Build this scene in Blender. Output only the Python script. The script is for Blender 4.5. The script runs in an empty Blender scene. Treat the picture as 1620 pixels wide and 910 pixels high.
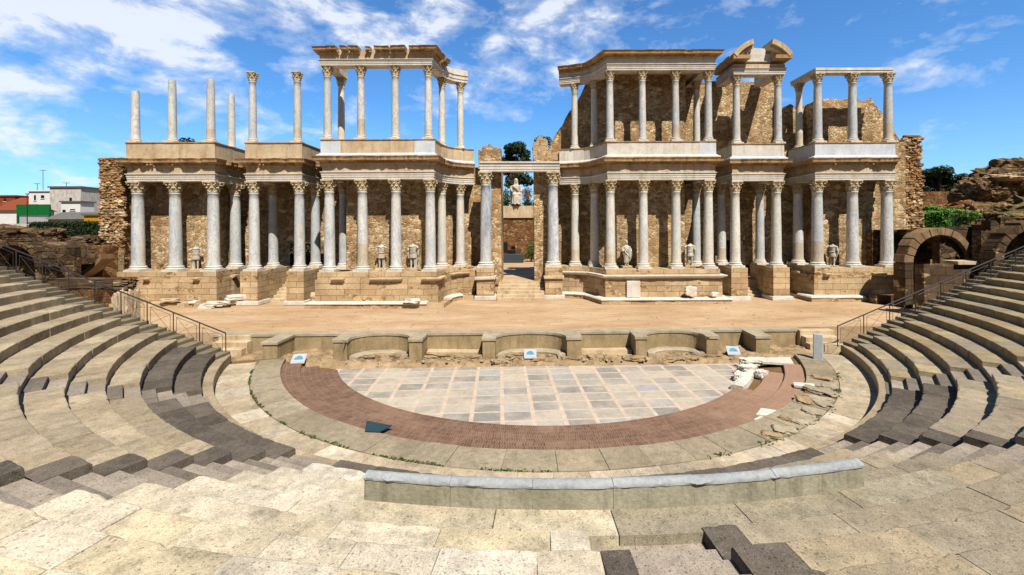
import bpy, bmesh, math, random
from mathutils import Vector, Matrix, noise as mn
PI = math.pi
R_ = math.radians
scene = bpy.context.scene
COL = scene.collection
random.seed(7)

# ------------------------------------------------------------------ camera frame used while measuring
FOC, PX, PY, SL, CZ = 700.0, 833.0, 361.0, 0.0044, 5.45
def at(x, y, Y):
    """point at depth Y behind photo pixel (x, y)"""
    dx, dy = x - PX, y - PY
    return ((dx - dy * SL) * Y / FOC, Y, CZ - (dx * SL + dy) * Y / FOC)
def ax(x, Y):
    return (x - PX) * Y / FOC

# ------------------------------------------------------------------ object helpers
ORG = {}
def tag(o, label=None, cat=None, group=None, kind=None):
    if label: o['label'] = label
    if cat: o['category'] = cat
    if group: o['group'] = group
    if kind: o['kind'] = kind
    return o
def thing(name, label, cat, loc=(0, 0, 0), group=None, rz=0):
    o = bpy.data.objects.new(name, None)
    COL.objects.link(o)
    o.empty_display_size = .3
    o.location = loc
    o.rotation_euler = (0, 0, rz)
    ORG[o] = Vector(loc)
    return tag(o, label, cat, group, 'thing')

def box_uv(co, n):
    ax_, ay_, az_ = abs(n.x), abs(n.y), abs(n.z)
    if az_ > .7: return (co.x, co.y)
    if ax_ > ay_: return (co.y, co.z)
    return (co.x, co.z)

class MB:
    def __init__(s):
        s.v = []; s.f = []; s.c = []; s.m = []; s.col = (1, 1, 1); s.mi = 0
    def face(s, ids):
        s.f.append(tuple(ids)); s.c.append(s.col); s.m.append(s.mi)
    def add(s, vs):
        i = len(s.v); s.v.extend([tuple(p) for p in vs]); return i
    def box(s, x0, x1, y0, y1, z0, z1, jit=0, rnd=random):
        vs = [(x, y, z) for z in (z0, z1) for y in (y0, y1) for x in (x0, x1)]
        if jit: vs = [tuple(c + rnd.uniform(-jit, jit) for c in p) for p in vs]
        i = s.add(vs)
        for q in ((0, 2, 3, 1), (4, 5, 7, 6), (0, 1, 5, 4), (2, 6, 7, 3), (0, 4, 6, 2), (1, 3, 7, 5)):
            s.face([i + k for k in q])
    def obox(s, c, t, w, d, z0, z1):
        """box centred at c=(x,y), long axis t (unit 2-vector), width w along t, depth d across"""
        tx, ty = t; nx, ny = -ty, tx
        vs = []
        for z in (z0, z1):
            for b in (-.5, .5):
                for a in (-.5, .5):
                    vs.append((c[0] + tx * a * w + nx * b * d, c[1] + ty * a * w + ny * b * d, z))
        i = s.add(vs)
        for q in ((0, 2, 3, 1), (4, 5, 7, 6), (0, 1, 5, 4), (2, 6, 7, 3), (0, 4, 6, 2), (1, 3, 7, 5)):
            s.face([i + k for k in q])
    def prism(s, poly, z0, z1):
        """vertical extrusion of a plan polygon"""
        n = len(poly)
        i = s.add([(x, y, z0) for x, y in poly] + [(x, y, z1) for x, y in poly])
        s.face([i + k for k in range(n)][::-1]); s.face([i + n + k for k in range(n)])
        for k in range(n):
            j = (k + 1) % n
            s.face((i + k, i + j, i + n + j, i + n + k))
    def slabxz(s, poly, y0, y1):
        """extrusion in Y of an XZ polygon"""
        n = len(poly)
        i = s.add([(x, y0, z) for x, z in poly] + [(x, y1, z) for x, z in poly])
        s.face([i + k for k in range(n)]); s.face([i + n + k for k in range(n)][::-1])
        for k in range(n):
            j = (k + 1) % n
            s.face((i + k, i + n + k, i + n + j, i + j))
    def lathe(s, prof, c=(0, 0, 0), seg=24, tilt=(0, 0), cap=True):
        n = len(prof)
        i = s.add([(c[0] + r * math.cos(2 * PI * k / seg) + tilt[0] * z, c[1] + r * math.sin(2 * PI * k / seg) + tilt[1] * z, c[2] + z)
                   for r, z in prof for k in range(seg)])
        for a in range(n - 1):
            for k in range(seg):
                j = (k + 1) % seg
                s.face((i + a * seg + k, i + a * seg + j, i + (a + 1) * seg + j, i + (a + 1) * seg + k))
        if cap:
            s.face([i + k for k in range(seg)][::-1])
            s.face([i + (n - 1) * seg + k for k in range(seg)])
    def tube(s, pts, r, seg=8):
        pts = [Vector(p) for p in pts]; rs = r if isinstance(r, (list, tuple)) else [r] * len(pts)
        rings = []
        for k, p in enumerate(pts):
            d = (pts[min(k + 1, len(pts) - 1)] - pts[max(k - 1, 0)]).normalized()
            up = Vector((0, 0, 1)) if abs(d.z) < .95 else Vector((1, 0, 0))
            a = d.cross(up).normalized(); b = d.cross(a).normalized()
            rings.append(s.add([p + (a * math.cos(2 * PI * q / seg) + b * math.sin(2 * PI * q / seg)) * rs[k] for q in range(seg)]))
        for k in range(len(rings) - 1):
            for q in range(seg):
                j = (q + 1) % seg
                s.face((rings[k] + q, rings[k] + j, rings[k + 1] + j, rings[k + 1] + q))
        s.face([rings[0] + q for q in range(seg)][::-1]); s.face([rings[-1] + q for q in range(seg)])
    def sweep(s, path, prof, step=.35, seed=0, zmod=None, colf=None):
        """closed section prof [(offset, z, jag_offset, jag_z)] swept along plan polyline; +offset = to the right of travel"""
        pts, nor = resample(path, step)
        m = len(prof); rows = []; sacc = 0
        for k, (p, nn) in enumerate(zip(pts, nor)):
            if k: sacc += math.hypot(p[0] - pts[k - 1][0], p[1] - pts[k - 1][1])
            row = []
            for q, pr in enumerate(prof):
                o, z = pr[0], pr[1]
                jo = pr[2] if len(pr) > 2 else 0
                jz = pr[3] if len(pr) > 3 else 0
                if jo:
                    t = mn.noise((sacc * 1.1 + seed * 13.7, seed, 0)) + .6 * mn.noise((sacc * 3.1 + seed * 7.7, seed, 5))
                    o -= jo * max(0, t + .1)
                if jz:
                    t = mn.noise((sacc * .9 + seed * 3.7, seed, 9)) + .6 * mn.noise((sacc * 2.7 + seed * 5.7, seed, 2))
                    z += jz * t
                x, y = p[0] + nn[0] * o, p[1] + nn[1] * o
                if zmod: z = zmod(x, y, z)
                row.append((x, y, z))
            rows.append(s.add(row))
        for k in range(len(rows) - 1):
            if colf: s.col = colf(pts[k])
            for q in range(m):
                j = (q + 1) % m
                s.face((rows[k] + q, rows[k + 1] + q, rows[k + 1] + j, rows[k] + j))
        s.face([rows[0] + q for q in range(m)][::-1]); s.face([rows[-1] + q for q in range(m)])
    def arc(s, C, prof, a0, a1, seg, jit=0, rnd=random, chip=()):
        """closed section [(r,z)] swept round C between angles (0 = towards the camera, + = to the right)"""
        rows = []; m = len(prof)
        for k in range(seg + 1):
            a = a0 + (a1 - a0) * k / seg
            row = []
            for q, (r, z) in enumerate(prof):
                if jit: r += rnd.uniform(-jit, jit)
                if q in chip:      # worn and chipped front edge
                    t = mn.noise((a * r * 3.2, r * 2.3, 1)) + .6 * mn.noise((a * r * 9, r * 5, 4))
                    w_ = max(0, t - .12) * .075 + (.02 if k in (0, seg) else 0)
                    r += w_ * (1.0 if q == chip[-1] else .45); z -= w_ * (.0 if q == chip[-1] else .5)
                row.append((C[0] + r * math.sin(a), C[1] - r * math.cos(a), z))
            rows.append(s.add(row))
        for k in range(seg):
            for q in range(m):
                j = (q + 1) % m
                s.face((rows[k] + q, rows[k + 1] + q, rows[k + 1] + j, rows[k] + j))
        s.face([rows[0] + q for q in range(m)][::-1]); s.face([rows[-1] + q for q in range(m)])
    def build(s, name, mats, parent=None, smooth=False, uvf=None, recalc=True, origin=None, bevel=0):
        if not isinstance(mats, (list, tuple)): mats = [mats]
        me = bpy.data.meshes.new(name)
        if parent is not None: org = world_org(parent)
        elif origin is not None: org = Vector(origin)
        else:
            xs = [p[0] for p in s.v]; ys = [p[1] for p in s.v]; zs = [p[2] for p in s.v]
            org = Vector(((min(xs) + max(xs)) / 2, (min(ys) + max(ys)) / 2, min(zs)))
        me.from_pydata([(p[0] - org.x, p[1] - org.y, p[2] - org.z) for p in s.v], [], s.f)
        if recalc:
            bm = bmesh.new(); bm.from_mesh(me)
            bmesh.ops.recalc_face_normals(bm, faces=bm.faces[:])
            bm.to_mesh(me); bm.free()
        for m in mats: me.materials.append(m)
        me.update()
        me.uv_layers.new(name='UVMap')
        ca = me.color_attributes.new('tone', 'FLOAT_COLOR', 'CORNER')
        nl = len(me.loops); ub = [0.0] * (2 * nl); cb = [1.0] * (4 * nl)
        vs = [v.co + org for v in me.vertices]
        f = uvf or box_uv
        for p in me.polygons:
            c = s.c[p.index]; n = p.normal
            for li in p.loop_indices:
                co = vs[me.loops[li].vertex_index]
                u = f(co, n)
                ub[2 * li] = u[0]; ub[2 * li + 1] = u[1]
                cb[4 * li] = c[0]; cb[4 * li + 1] = c[1]; cb[4 * li + 2] = c[2]
        me.uv_layers['UVMap'].data.foreach_set('uv', ub); ca = me.color_attributes['tone']; ca.data.foreach_set('color', cb)
        me.polygons.foreach_set('material_index', s.m)
        if smooth:
            me.polygons.foreach_set('use_smooth', [True] * len(me.polygons))
            me.set_sharp_from_angle(angle=R_(smooth if smooth is not True else 40))
        o = bpy.data.objects.new(name, me)
        COL.objects.link(o)
        if parent is not None:
            o.parent = parent; ORG[o] = org
        else:
            o.location = org; ORG[o] = org
        if bevel:
            b = o.modifiers.new('Bevel', 'BEVEL'); b.width = bevel; b.segments = 2; b.limit_method = 'ANGLE'
        return o
def world_org(o): return ORG[o]
def resample(path, step):
    pts = []; nor = []
    n = len(path)
    seg = []
    for k in range(n - 1):
        dx, dy = path[k + 1][0] - path[k][0], path[k + 1][1] - path[k][1]
        L = math.hypot(dx, dy); seg.append((dx / L, dy / L, L))
    for k in range(n):
        if k == 0: nn = (seg[0][1], -seg[0][0])
        elif k == n - 1: nn = (seg[-1][1], -seg[-1][0])
        else:
            a = (seg[k - 1][1], -seg[k - 1][0]); b = (seg[k][1], -seg[k][0])
            d = 1 + a[0] * b[0] + a[1] * b[1]
            nn = ((a[0] + b[0]) / d, (a[1] + b[1]) / d)
        pts.append((path[k][0], path[k][1])); nor.append(nn)
        if k < n - 1:
            q = max(1, int(round(seg[k][2] / step)))
            for j in range(1, q):
                t = j / q
                pts.append((path[k][0] + seg[k][0] * seg[k][2] * t, path[k][1] + seg[k][1] * seg[k][2] * t))
                nor.append((seg[k][1], -seg[k][0]))
    return pts, nor
def rock_mb(mb, c, size, seed, sub=3, amp=.35, flat=0.0, freq=1.3, rz=0, craggy=False, cube=.45):
    bm = bmesh.new()
    bmesh.ops.create_icosphere(bm, subdivisions=sub, radius=1)
    ca, sa = math.cos(rz), math.sin(rz)
    vs = []
    for v in bm.verts:
        p = v.co
        q = p * freq + Vector((seed * 3.1, seed * 1.7, seed))
        d = 1 + amp * (mn.noise(q) + .5 * mn.noise(q * 2.2) + .28 * mn.noise(q * 5))
        if craggy: d += .13 * abs(mn.noise(q * 7)) + .10 * mn.noise(q * 12) + .06 * mn.noise(q * 22) - .05
        # blocky: pull towards a cube
        m = max(abs(p.x), abs(p.y), abs(p.z))
        p2 = p.lerp(p / m * .85, cube) * d
        z = p2.z
        if flat and z < -flat: z = -flat
        x, y = p2.x * size[0], p2.y * size[1]
        vs.append((c[0] + x * ca - y * sa, c[1] + x * sa + y * ca, c[2] + z * size[2]))
    i = mb.add(vs)
    bm.verts.index_update()
    for f in bm.faces: mb.face([i + v.index for v in f.verts])
    bm.free()

# ------------------------------------------------------------------ materials
def lin(h):
    h = h.lstrip('#'); o = []
    for k in (0, 2, 4):
        c = int(h[k:k + 2], 16) / 255
        o.append(c / 12.92 if c <= .04045 else ((c + .055) / 1.055) ** 2.4)
    return (o[0] * ALB, o[1] * ALB, o[2] * ALB, 1)
ALB = .80
class NT:
    def __init__(s, name, rough=.85, spec=.25):
        s.m = bpy.data.materials.new(name); s.m.use_nodes = True
        s.t = s.m.node_tree; s.b = s.t.nodes['Principled BSDF']
        s.b.inputs['Roughness'].default_value = rough
        s.b.inputs['Specular IOR Level'].default_value = spec
        s._pos = None; s._uv = None
    def n(s, ty, **kw):
        x = s.t.nodes.new(ty)
        for k, v in kw.items(): setattr(x, k, v)
        return x
    def l(s, a, b): s.t.links.new(a, b)
    def inp(s, node, key, val):
        if val is None: return
        if hasattr(val, 'is_linked'): s.l(val, node.inputs[key])
        else: node.inputs[key].default_value = val
    def pos(s):
        if not s._pos: s._pos = s.n('ShaderNodeNewGeometry').outputs['Position']
        return s._pos
    def uv(s):
        if not s._uv: s._uv = s.n('ShaderNodeUVMap', uv_map='UVMap').outputs[0]
        return s._uv
    def obj(s): return s.n('ShaderNodeTexCoord').outputs['Object']
    def rnd(s): return s.n('ShaderNodeObjectInfo').outputs['Random']
    def tone(s): return s.n('ShaderNodeVertexColor', layer_name='tone').outputs['Color']
    def mapv(s, vec, scale=(1, 1, 1), rot=(0, 0, 0), loc=(0, 0, 0)):
        x = s.n('ShaderNodeMapping'); s.l(vec, x.inputs['Vector'])
        x.inputs['Scale'].default_value = scale; x.inputs['Rotation'].default_value = rot; x.inputs['Location'].default_value = loc
        return x.outputs[0]
    def noise(s, vec, scale, detail=5, rough=.6, dist=0, out='Fac'):
        x = s.n('ShaderNodeTexNoise'); s.l(vec, x.inputs['Vector'])
        x.inputs['Scale'].default_value = scale; x.inputs['Detail'].default_value = detail
        x.inputs['Roughness'].default_value = rough; x.inputs['Distortion'].default_value = dist
        return x.outputs[out]
    def voro(s, vec, scale, feature='F1', out='Distance', rnd=1):
        x = s.n('ShaderNodeTexVoronoi', feature=feature); s.l(vec, x.inputs['Vector'])
        x.inputs['Scale'].default_value = scale; x.inputs['Randomness'].default_value = rnd
        return x.outputs[out]
    def ramp(s, fac, stops, interp='LINEAR'):
        x = s.n('ShaderNodeValToRGB'); s.l(fac, x.inputs['Fac'])
        cr = x.color_ramp; cr.interpolation = interp
        while len(cr.elements) < len(stops): cr.elements.new(.5)
        for e, (p, c) in zip(cr.elements, stops):
            e.position = p
            e.color = c if isinstance(c, (tuple, list)) else (lin(c) if isinstance(c, str) else (c, c, c, 1))
        return x.outputs['Color']
    def mix(s, fac, a, b, blend='MIX'):
        x = s.n('ShaderNodeMix', data_type='RGBA', blend_type=blend)
        s.inp(x, 0, fac)
        for k, v in ((6, a), (7, b)):
            if isinstance(v, str): v = lin(v)
            s.inp(x, k, v)
        return x.outputs[2]
    def math(s, op, a, b=None):
        x = s.n('ShaderNodeMath', operation=op)
        s.inp(x, 0, a)
        if b is not None: s.inp(x, 1, b)
        return x.outputs[0]
    def scale_col(s, col, lo, hi, fac):
        """multiply colour by a grey running lo..hi"""
        g = s.ramp(fac, [(0.25, (lo, lo, lo, 1)), (.75, (hi, hi, hi, 1))])
        return s.mix(1.0, col, g, 'MULTIPLY')
    def color(s, c):
        if isinstance(c, str): s.b.inputs['Base Color'].default_value = lin(c)
        else: s.l(c, s.b.inputs['Base Color'])
    def bump(s, h, strength=.5, dist=.02):
        x = s.n('ShaderNodeBump'); s.l(h, x.inputs['Height'])
        x.inputs['Strength'].default_value = strength; x.inputs['Distance'].default_value = dist
        prev = s.b.inputs['Normal']
        if prev.is_linked: s.l(prev.links[0].from_socket, x.inputs['Normal'])
        s.l(x.outputs[0], s.b.inputs['Normal'])

def mat_rubble(name, c=('#93764f', '#c8a97c', '#e6d0aa', '#b68c63'), mortar='#d0b084', scale=3.6, gain=1.35):
    k = NT(name, .95, .1)
    w = k.noise(k.pos(), 2.2, 2, out='Color')
    p = k.mix(.12, k.mapv(k.pos(), (1, 1, 1.7)), w, 'ADD')
    col = k.voro(p, scale, out='Color')
    sep = k.n('ShaderNodeSeparateColor'); k.l(col, sep.inputs[0])
    stone = k.ramp(sep.outputs[0], [(0, c[0]), (.35, c[1]), (.7, c[2]), (1, c[3])])
    edge = k.voro(p, scale, 'DISTANCE_TO_EDGE')
    em = k.ramp(edge, [(.015, 0.0), (.10, 1.0)])
    col2 = k.voro(p, scale * .52, out='Color'); sep2 = k.n('ShaderNodeSeparateColor'); k.l(col2, sep2.inputs[0])
    stone2 = k.ramp(sep2.outputs[1], [(0, c[1]), (.3, c[0]), (.7, c[3]), (1, c[2])])
    em2 = k.ramp(k.voro(p, scale * .52, 'DISTANCE_TO_EDGE'), [(.012, 0.0), (.07, 1.0)])
    which = k.ramp(k.noise(k.mapv(k.pos(), loc=(4, 4, 9)), .6, 3), [(.47, 0.0), (.53, 1.0)])
    stone = k.mix(which, stone, stone2); em = k.mix(which, em, em2)
    base = k.mix(em, mortar, stone)
    big = k.noise(k.pos(), .55, 5)
    base = k.scale_col(base, .66, 1.2, big)
    base = k.scale_col(base, .68, 1.14, k.noise(k.mapv(k.pos(), (1.6, 1.6, .22)), 1.3, 6, .7))
    fine = k.noise(k.pos(), 14, 6)
    base = k.scale_col(base, .75, 1.2, fine)
    pits = k.ramp(k.noise(k.pos(), 5.5, 3), [(.30, .25), (.40, 1.0)])
    base = k.mix(1.0, base, pits, 'MULTIPLY')
    base = k.mix(1.0, base, (gain, gain, gain, 1), 'MULTIPLY')
    k.color(base)
    h = k.math('ADD', k.math('MULTIPLY', em, .6), k.math('MULTIPLY', fine, .8))
    k.bump(h, 1.0, .09)
    return k.m
def mat_ashlar(name, c1='#c6a57c', c2='#e2c79d', mortar='#8f7250', bw=1.1, bh=.42, ms=.014):
    k = NT(name, .92, .12)
    b = k.n('ShaderNodeTexBrick'); w = k.noise(k.pos(), 3, 2, out='Color')
    k.l(k.mix(.02, k.uv(), w, 'ADD'), b.inputs['Vector'])
    b.inputs['Scale'].default_value = 1; b.inputs['Brick Width'].default_value = bw; b.inputs['Row Height'].default_value = bh
    b.inputs['Mortar Size'].default_value = ms; b.inputs['Mortar Smooth'].default_value = .3; b.inputs['Bias'].default_value = -.1
    b.inputs['Color1'].default_value = lin(c1); b.inputs['Color2'].default_value = lin(c2); b.inputs['Mortar'].default_value = lin(mortar)
    b.offset_frequency = 2; b.squash = 1.5; b.squash_frequency = 3
    big = k.noise(k.pos(), .8, 6); fine = k.noise(k.pos(), 12, 6)
    base = k.scale_col(b.outputs['Color'], .62, 1.22, big)
    base = k.scale_col(base, .75, 1.2, fine)
    # patches where the facing has fallen and small rubble shows
    pat = k.ramp(k.noise(k.mapv(k.pos(), (1, 1, 1.6), loc=(3, 1, 7)), .75, 3), [(.56, 0.0), (.6, 1.0)])
    v = k.voro(k.mapv(k.pos(), (1, 1, 1.4)), 5, out='Color')
    sp = k.n('ShaderNodeSeparateColor'); k.l(v, sp.inputs[0])
    rub = k.ramp(sp.outputs[0], [(0, '#8c6a44'), (.5, '#c5a273'), (1, '#ddc39b')])
    e = k.ramp(k.voro(k.mapv(k.pos(), (1, 1, 1.4)), 5, 'DISTANCE_TO_EDGE'), [(.01, .55), (.09, 1.0)])
    rub = k.mix(1, rub, e, 'MULTIPLY')
    base = k.mix(pat, base, rub)
    k.color(base)
    k.bump(k.math('ADD', k.math('MULTIPLY', b.outputs['Fac'], -.8), fine), .8, .04)
    return k.m
def mat_stone(name, a='#b79a70', b='#d8c29b', dark='#6b5136', grime=.45, streak=True, bump=.03, rnd=.0):
    k = NT(name, .9, .15)
    big = k.noise(k.pos(), 1.1, 6, .65); fine = k.noise(k.pos(), 16, 5)
    base = k.ramp(big, [(.3, a), (.68, b)])
    st = k.noise(k.mapv(k.pos(), (2.2, 2.2, .35)), 1.6, 6, .7) if streak else k.noise(k.pos(), 2.3, 6, .7)
    base = k.mix(k.ramp(st, [(.5, 0.0), (.72, grime)]), base, dark)
    base = k.scale_col(base, .78, 1.15, fine)
    k.color(base)
    k.bump(k.math('ADD', big, k.math('MULTIPLY', fine, .6)), .7, bump)
    return k.m
def mat_marble(name, base_hi='#f0ece5', base_lo='#bcc2c6', vein='#8b9297', warm='#e0cfb0', mid='#dcdbd7', alt='#d0d5d4'):
    k = NT(name, .55, .35)
    r = k.rnd()
    off = k.n('ShaderNodeCombineXYZ'); k.l(k.math('MULTIPLY', r, 37), off.inputs[2]); k.l(k.math('MULTIPLY', r, 11), off.inputs[0])
    p = k.mix(1, k.pos(), off.outputs[0], 'ADD')
    n1 = k.noise(k.mapv(p, (1, 1, .3), (.3, .5, 0)), .9, 4, .55, .8)
    r2 = k.math('FRACT', k.math('MULTIPLY', r, 17.3))
    tint = k.ramp(r, [(0, mid), (.3, alt), (.65, base_hi), (1, mid)])
    c = k.mix(k.ramp(n1, [(.34, .8), (.62, 0.0)]), tint, base_lo)
    # some shafts carry a tan repaired drum
    so = k.n('ShaderNodeSeparateXYZ'); k.l(k.obj(), so.inputs[0])
    lowz = k.math('LESS_THAN', k.math('ADD', so.outputs[2], k.math('MULTIPLY', k.noise(p, 1.5, 3), .5)), k.math('MULTIPLY', k.math('SUBTRACT', r2, .78), 10.0))
    c = k.mix(k.math('MULTIPLY', lowz, .75), c, '#cdb693')
    v = k.noise(k.mapv(p, (1.2, 1.2, .5), (.6, .2, 0)), 1.5, 4, .6, 2.2)
    vm = k.ramp(k.math('ABSOLUTE', k.math('SUBTRACT', v, .5)), [(0, .55), (.045, 0.0)])
    c = k.mix(vm, c, vein)
    g = k.noise(k.mapv(p, (2, 2, .5)), .8, 5)
    c = k.mix(k.ramp(g, [(.48, 0.0), (.75, .75)]), c, warm)
    c = k.scale_col(c, .88, 1.08, k.noise(p, 7, 4))
    k.color(c)
    k.bump(k.noise(p, 12, 5), .25, .015)
    return k.m
def mat_slab(name, speck=.0, sscale=60, rough=.9, pitd=.5):
    """stone slabs: colour per slab comes from the mesh's own 'tone'"""
    k = NT(name, rough, .15)
    t = k.tone()
    big = k.noise(k.pos(), .9, 6, .65); mid = k.noise(k.pos(), 5, 6, .7); fine = k.noise(k.pos(), 45, 4, .7)
    # weathering that runs across several slabs
    wide = k.noise(k.mapv(k.pos(), loc=(2, 4, 0)), .33, 7, .62)
    c = k.scale_col(k.mix(1.0, t, (1.17, 1.17, 1.20, 1), 'MULTIPLY'), .74, 1.2, wide)
    c = k.scale_col(c, .80, 1.16, big)
    c = k.scale_col(c, .74, 1.2, mid)
    c = k.scale_col(c, .66, 1.22, fine)
    grey = k.ramp(k.noise(k.mapv(k.pos(), loc=(8, 1, 3)), 1.7, 7, .7), [(.48, 0.0), (.7, .5)])
    c = k.mix(grey, c, '#857d6c')
    # streaks of weathering across the slab and lichen stains
    lich = k.ramp(k.noise(k.mapv(k.pos(), loc=(5, 9, 2)), 2.1, 7, .72), [(.56, 0.0), (.74, .55)])
    c = k.mix(lich, c, '#57503c')
    och = k.ramp(k.noise(k.mapv(k.pos(), loc=(15, 2, 1)), 1.3, 6, .7), [(.58, 0.0), (.78, .2)])
    c = k.mix(och, c, '#a5804f')
    pit = k.ramp(k.noise(k.mapv(k.pos(), (1, 1, 1)), 26, 3, .6), [(.32, 1 - pitd), (.40, 1.0)])
    c = k.mix(1, c, pit, 'MULTIPLY')
    pit2 = k.ramp(k.noise(k.mapv(k.pos(), loc=(3, 3, 3)), 85, 2, .6), [(.36, .62), (.46, 1.0)])
    c = k.mix(1, c, pit2, 'MULTIPLY')
    stain = k.ramp(k.noise(k.mapv(k.pos(), loc=(9, 5, 1)), 3.1, 8, .75), [(.55, 1.0), (.70, .62)])
    c = k.mix(1, c, stain, 'MULTIPLY')
    if speck:
        sp = k.ramp(k.voro(k.pos(), sscale, out='Distance'), [(.16, speck), (.34, 0.0)])
        sp2 = k.ramp(k.noise(k.pos(), 7, 4), [(.42, 0.0), (.62, 1.0)])
        c = k.mix(k.math('MULTIPLY', sp, sp2), c, '#c9bda8')
    k.color(c)
    h = k.math('ADD', k.math('MULTIPLY', pit, .8), k.math('ADD', mid, k.math('MULTIPLY', fine, .5)))
    k.bump(h, .6, .02)
    return k.m
def mat_flat(name, c, rough=.6, spec=.3, metal=0, var=.12, scale=6):
    k = NT(name, rough, spec)
    k.b.inputs['Metallic'].default_value = metal
    n = k.noise(k.pos(), scale, 5)
    k.color(k.scale_col(k.mix(0, lin(c), lin(c)), 1 - var, 1 + var, n))
    return k.m
def mat_leaf(name, a, b, c):
    k = NT(name, .6, .25)
    r = k.n('ShaderNodeNewGeometry').outputs['Random Per Island']
    col = k.ramp(r, [(0, a), (.5, b), (1, c)])
    col = k.scale_col(col, .6, 1.25, k.noise(k.pos(), .8, 3))
    k.color(col)
    return k.m

M = {}
M['rubble'] = mat_rubble('rubble masonry')
M['rubble_red'] = mat_rubble('brown red rubble', ('#5e4128', '#8c6742', '#a8835a', '#7a4a30'), '#7d6043', 2.6)
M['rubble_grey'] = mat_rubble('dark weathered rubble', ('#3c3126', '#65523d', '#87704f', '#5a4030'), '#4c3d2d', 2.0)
M['core'] = mat_rubble('rough core stones', ('#8f6d49', '#c9a478', '#e4cba4', '#a87a4e'), '#a07c52', 2.4)
def mat_ruin(name):
    m = mat_rubble(name, ('#4a3c2d', '#7c6549', '#9c8260', '#6a4c36'), '#5c4a37', 1.5)
    t = m.node_tree; b = t.nodes['Principled BSDF']; src = b.inputs['Base Color'].links[0].from_socket
    g = t.nodes.new('ShaderNodeNewGeometry'); s_ = t.nodes.new('ShaderNodeSeparateXYZ'); t.links.new(g.outputs['True Normal'], s_.inputs[0])
    no = t.nodes.new('ShaderNodeTexNoise'); t.links.new(g.outputs['Position'], no.inputs['Vector']); no.inputs['Scale'].default_value = .5; no.inputs['Detail'].default_value = 6
    r = t.nodes.new('ShaderNodeValToRGB'); t.links.new(no.outputs['Fac'], r.inputs[0])
    r.color_ramp.elements[0].position = .38; r.color_ramp.elements[0].color = lin('#55602f'); r.color_ramp.elements[1].position = .58; r.color_ramp.elements[1].color = lin('#a27c55')
    q = t.nodes.new('ShaderNodeMath'); q.operation = 'MULTIPLY_ADD'; q.use_clamp = True; t.links.new(s_.outputs[2], q.inputs[0]); q.inputs[1].default_value = 3.0; q.inputs[2].default_value = -1.75
    x = t.nodes.new('ShaderNodeMix'); x.data_type = 'RGBA'; t.links.new(q.outputs[0], x.inputs[0]); t.links.new(src, x.inputs[6]); t.links.new(r.outputs[0], x.inputs[7])
    t.links.new(x.outputs[2], b.inputs['Base Color'])
    return m
M['ruin'] = mat_ruin('weathered ruin with earth and grass')
M['ashlar'] = mat_ashlar('tan ashlar')
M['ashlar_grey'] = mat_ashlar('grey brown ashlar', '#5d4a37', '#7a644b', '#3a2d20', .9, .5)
M['tan'] = mat_stone('tan weathered stone', '#c4a680', '#e4cfac', '#7a5836', .5)
M['cornice'] = mat_stone('brown weathered cornice', '#a98359', '#d0ae82', '#503720', .65)
M['rubble_earth'] = mat_stone('broken masonry and earth', '#8f7556', '#c4a983', '#453526', .85, False, .06)
M['voussoir'] = mat_stone('brown weathered voussoir', '#85694d', '#ab8d6a', '#4a3828', .6)
M['white'] = mat_stone('white weathered marble', '#d6cbb9', '#f1eadd', '#8b7759', .35)
M['bluewhite'] = mat_stone('bluish white marble', '#c9cfd4', '#e6e9ea', '#8c8472', .25)
M['cap'] = mat_stone('cream carved capital', '#cbb083', '#efdcb6', '#644626', .6)
M['marble'] = mat_marble('grey veined marble')
M['marble_bold'] = mat_marble('white marble with bold blue grey veins', '#f2f1ee', '#9aa3ad', '#68727d', '#d9d2c4', '#eeeeec', '#e6e8e9')
M['marble_warm'] = mat_marble('creamy veined marble', '#f6f1e8', '#d2d0c8', '#aaa69d', '#e4d2b0', '#eee8dc', '#e2e2d8')
M['statue'] = mat_stone('weathered white statue marble', '#b7ab97', '#e3dac9', '#6f6250', .45)
M['slab'] = mat_slab('seat slab stone')
M['granite'] = mat_slab('rough speckled granite', .55, 48, .95, .6)
def mat_sand():
    k = NT('packed tan sand', .97, .08)
    big = k.noise(k.mapv(k.pos(), (.35, 1, 1)), .5, 6, .65); fine = k.noise(k.pos(), 22, 5, .7)
    c = k.ramp(big, [(.3, '#ba9770'), (.5, '#cfae88'), (.72, '#dec3a0')])
    c = k.scale_col(c, .84, 1.12, fine)
    scuff = k.noise(k.mapv(k.pos(), (.5, 1.6, 1)), 1.9, 8, .72)
    c = k.scale_col(c, .72, 1.16, scuff)
    c = k.scale_col(c, .86, 1.1, k.noise(k.pos(), 5.5, 6, .7))
    damp = k.ramp(k.noise(k.mapv(k.pos(), (.25, 1, 1), loc=(7, 3, 0)), .8, 5), [(.56, 0.0), (.72, .45)])
    c = k.mix(damp, c, '#a67f58')
    grit = k.ramp(k.voro(k.pos(), 9, out='Distance'), [(.05, .65), (.14, 1.0)])
    c = k.mix(1, c, grit, 'MULTIPLY')
    k.color(c); k.bump(k.math('ADD', fine, scuff), .6, .03)
    return k.m
M['sand'] = mat_sand()
def mat_ground():
    k = NT('dry earth', .97, .08)
    big = k.noise(k.pos(), .25, 7, .65); fine = k.noise(k.pos(), 6, 6, .7)
    c = k.ramp(big, [(.3, '#5c4a32'), (.5, '#8b6d49'), (.7, '#6b6a3c')])
    c = k.scale_col(c, .7, 1.2, fine)
    k.color(c); k.bump(fine, .8, .08)
    return k.m
M['earth'] = mat_ground()
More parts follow.
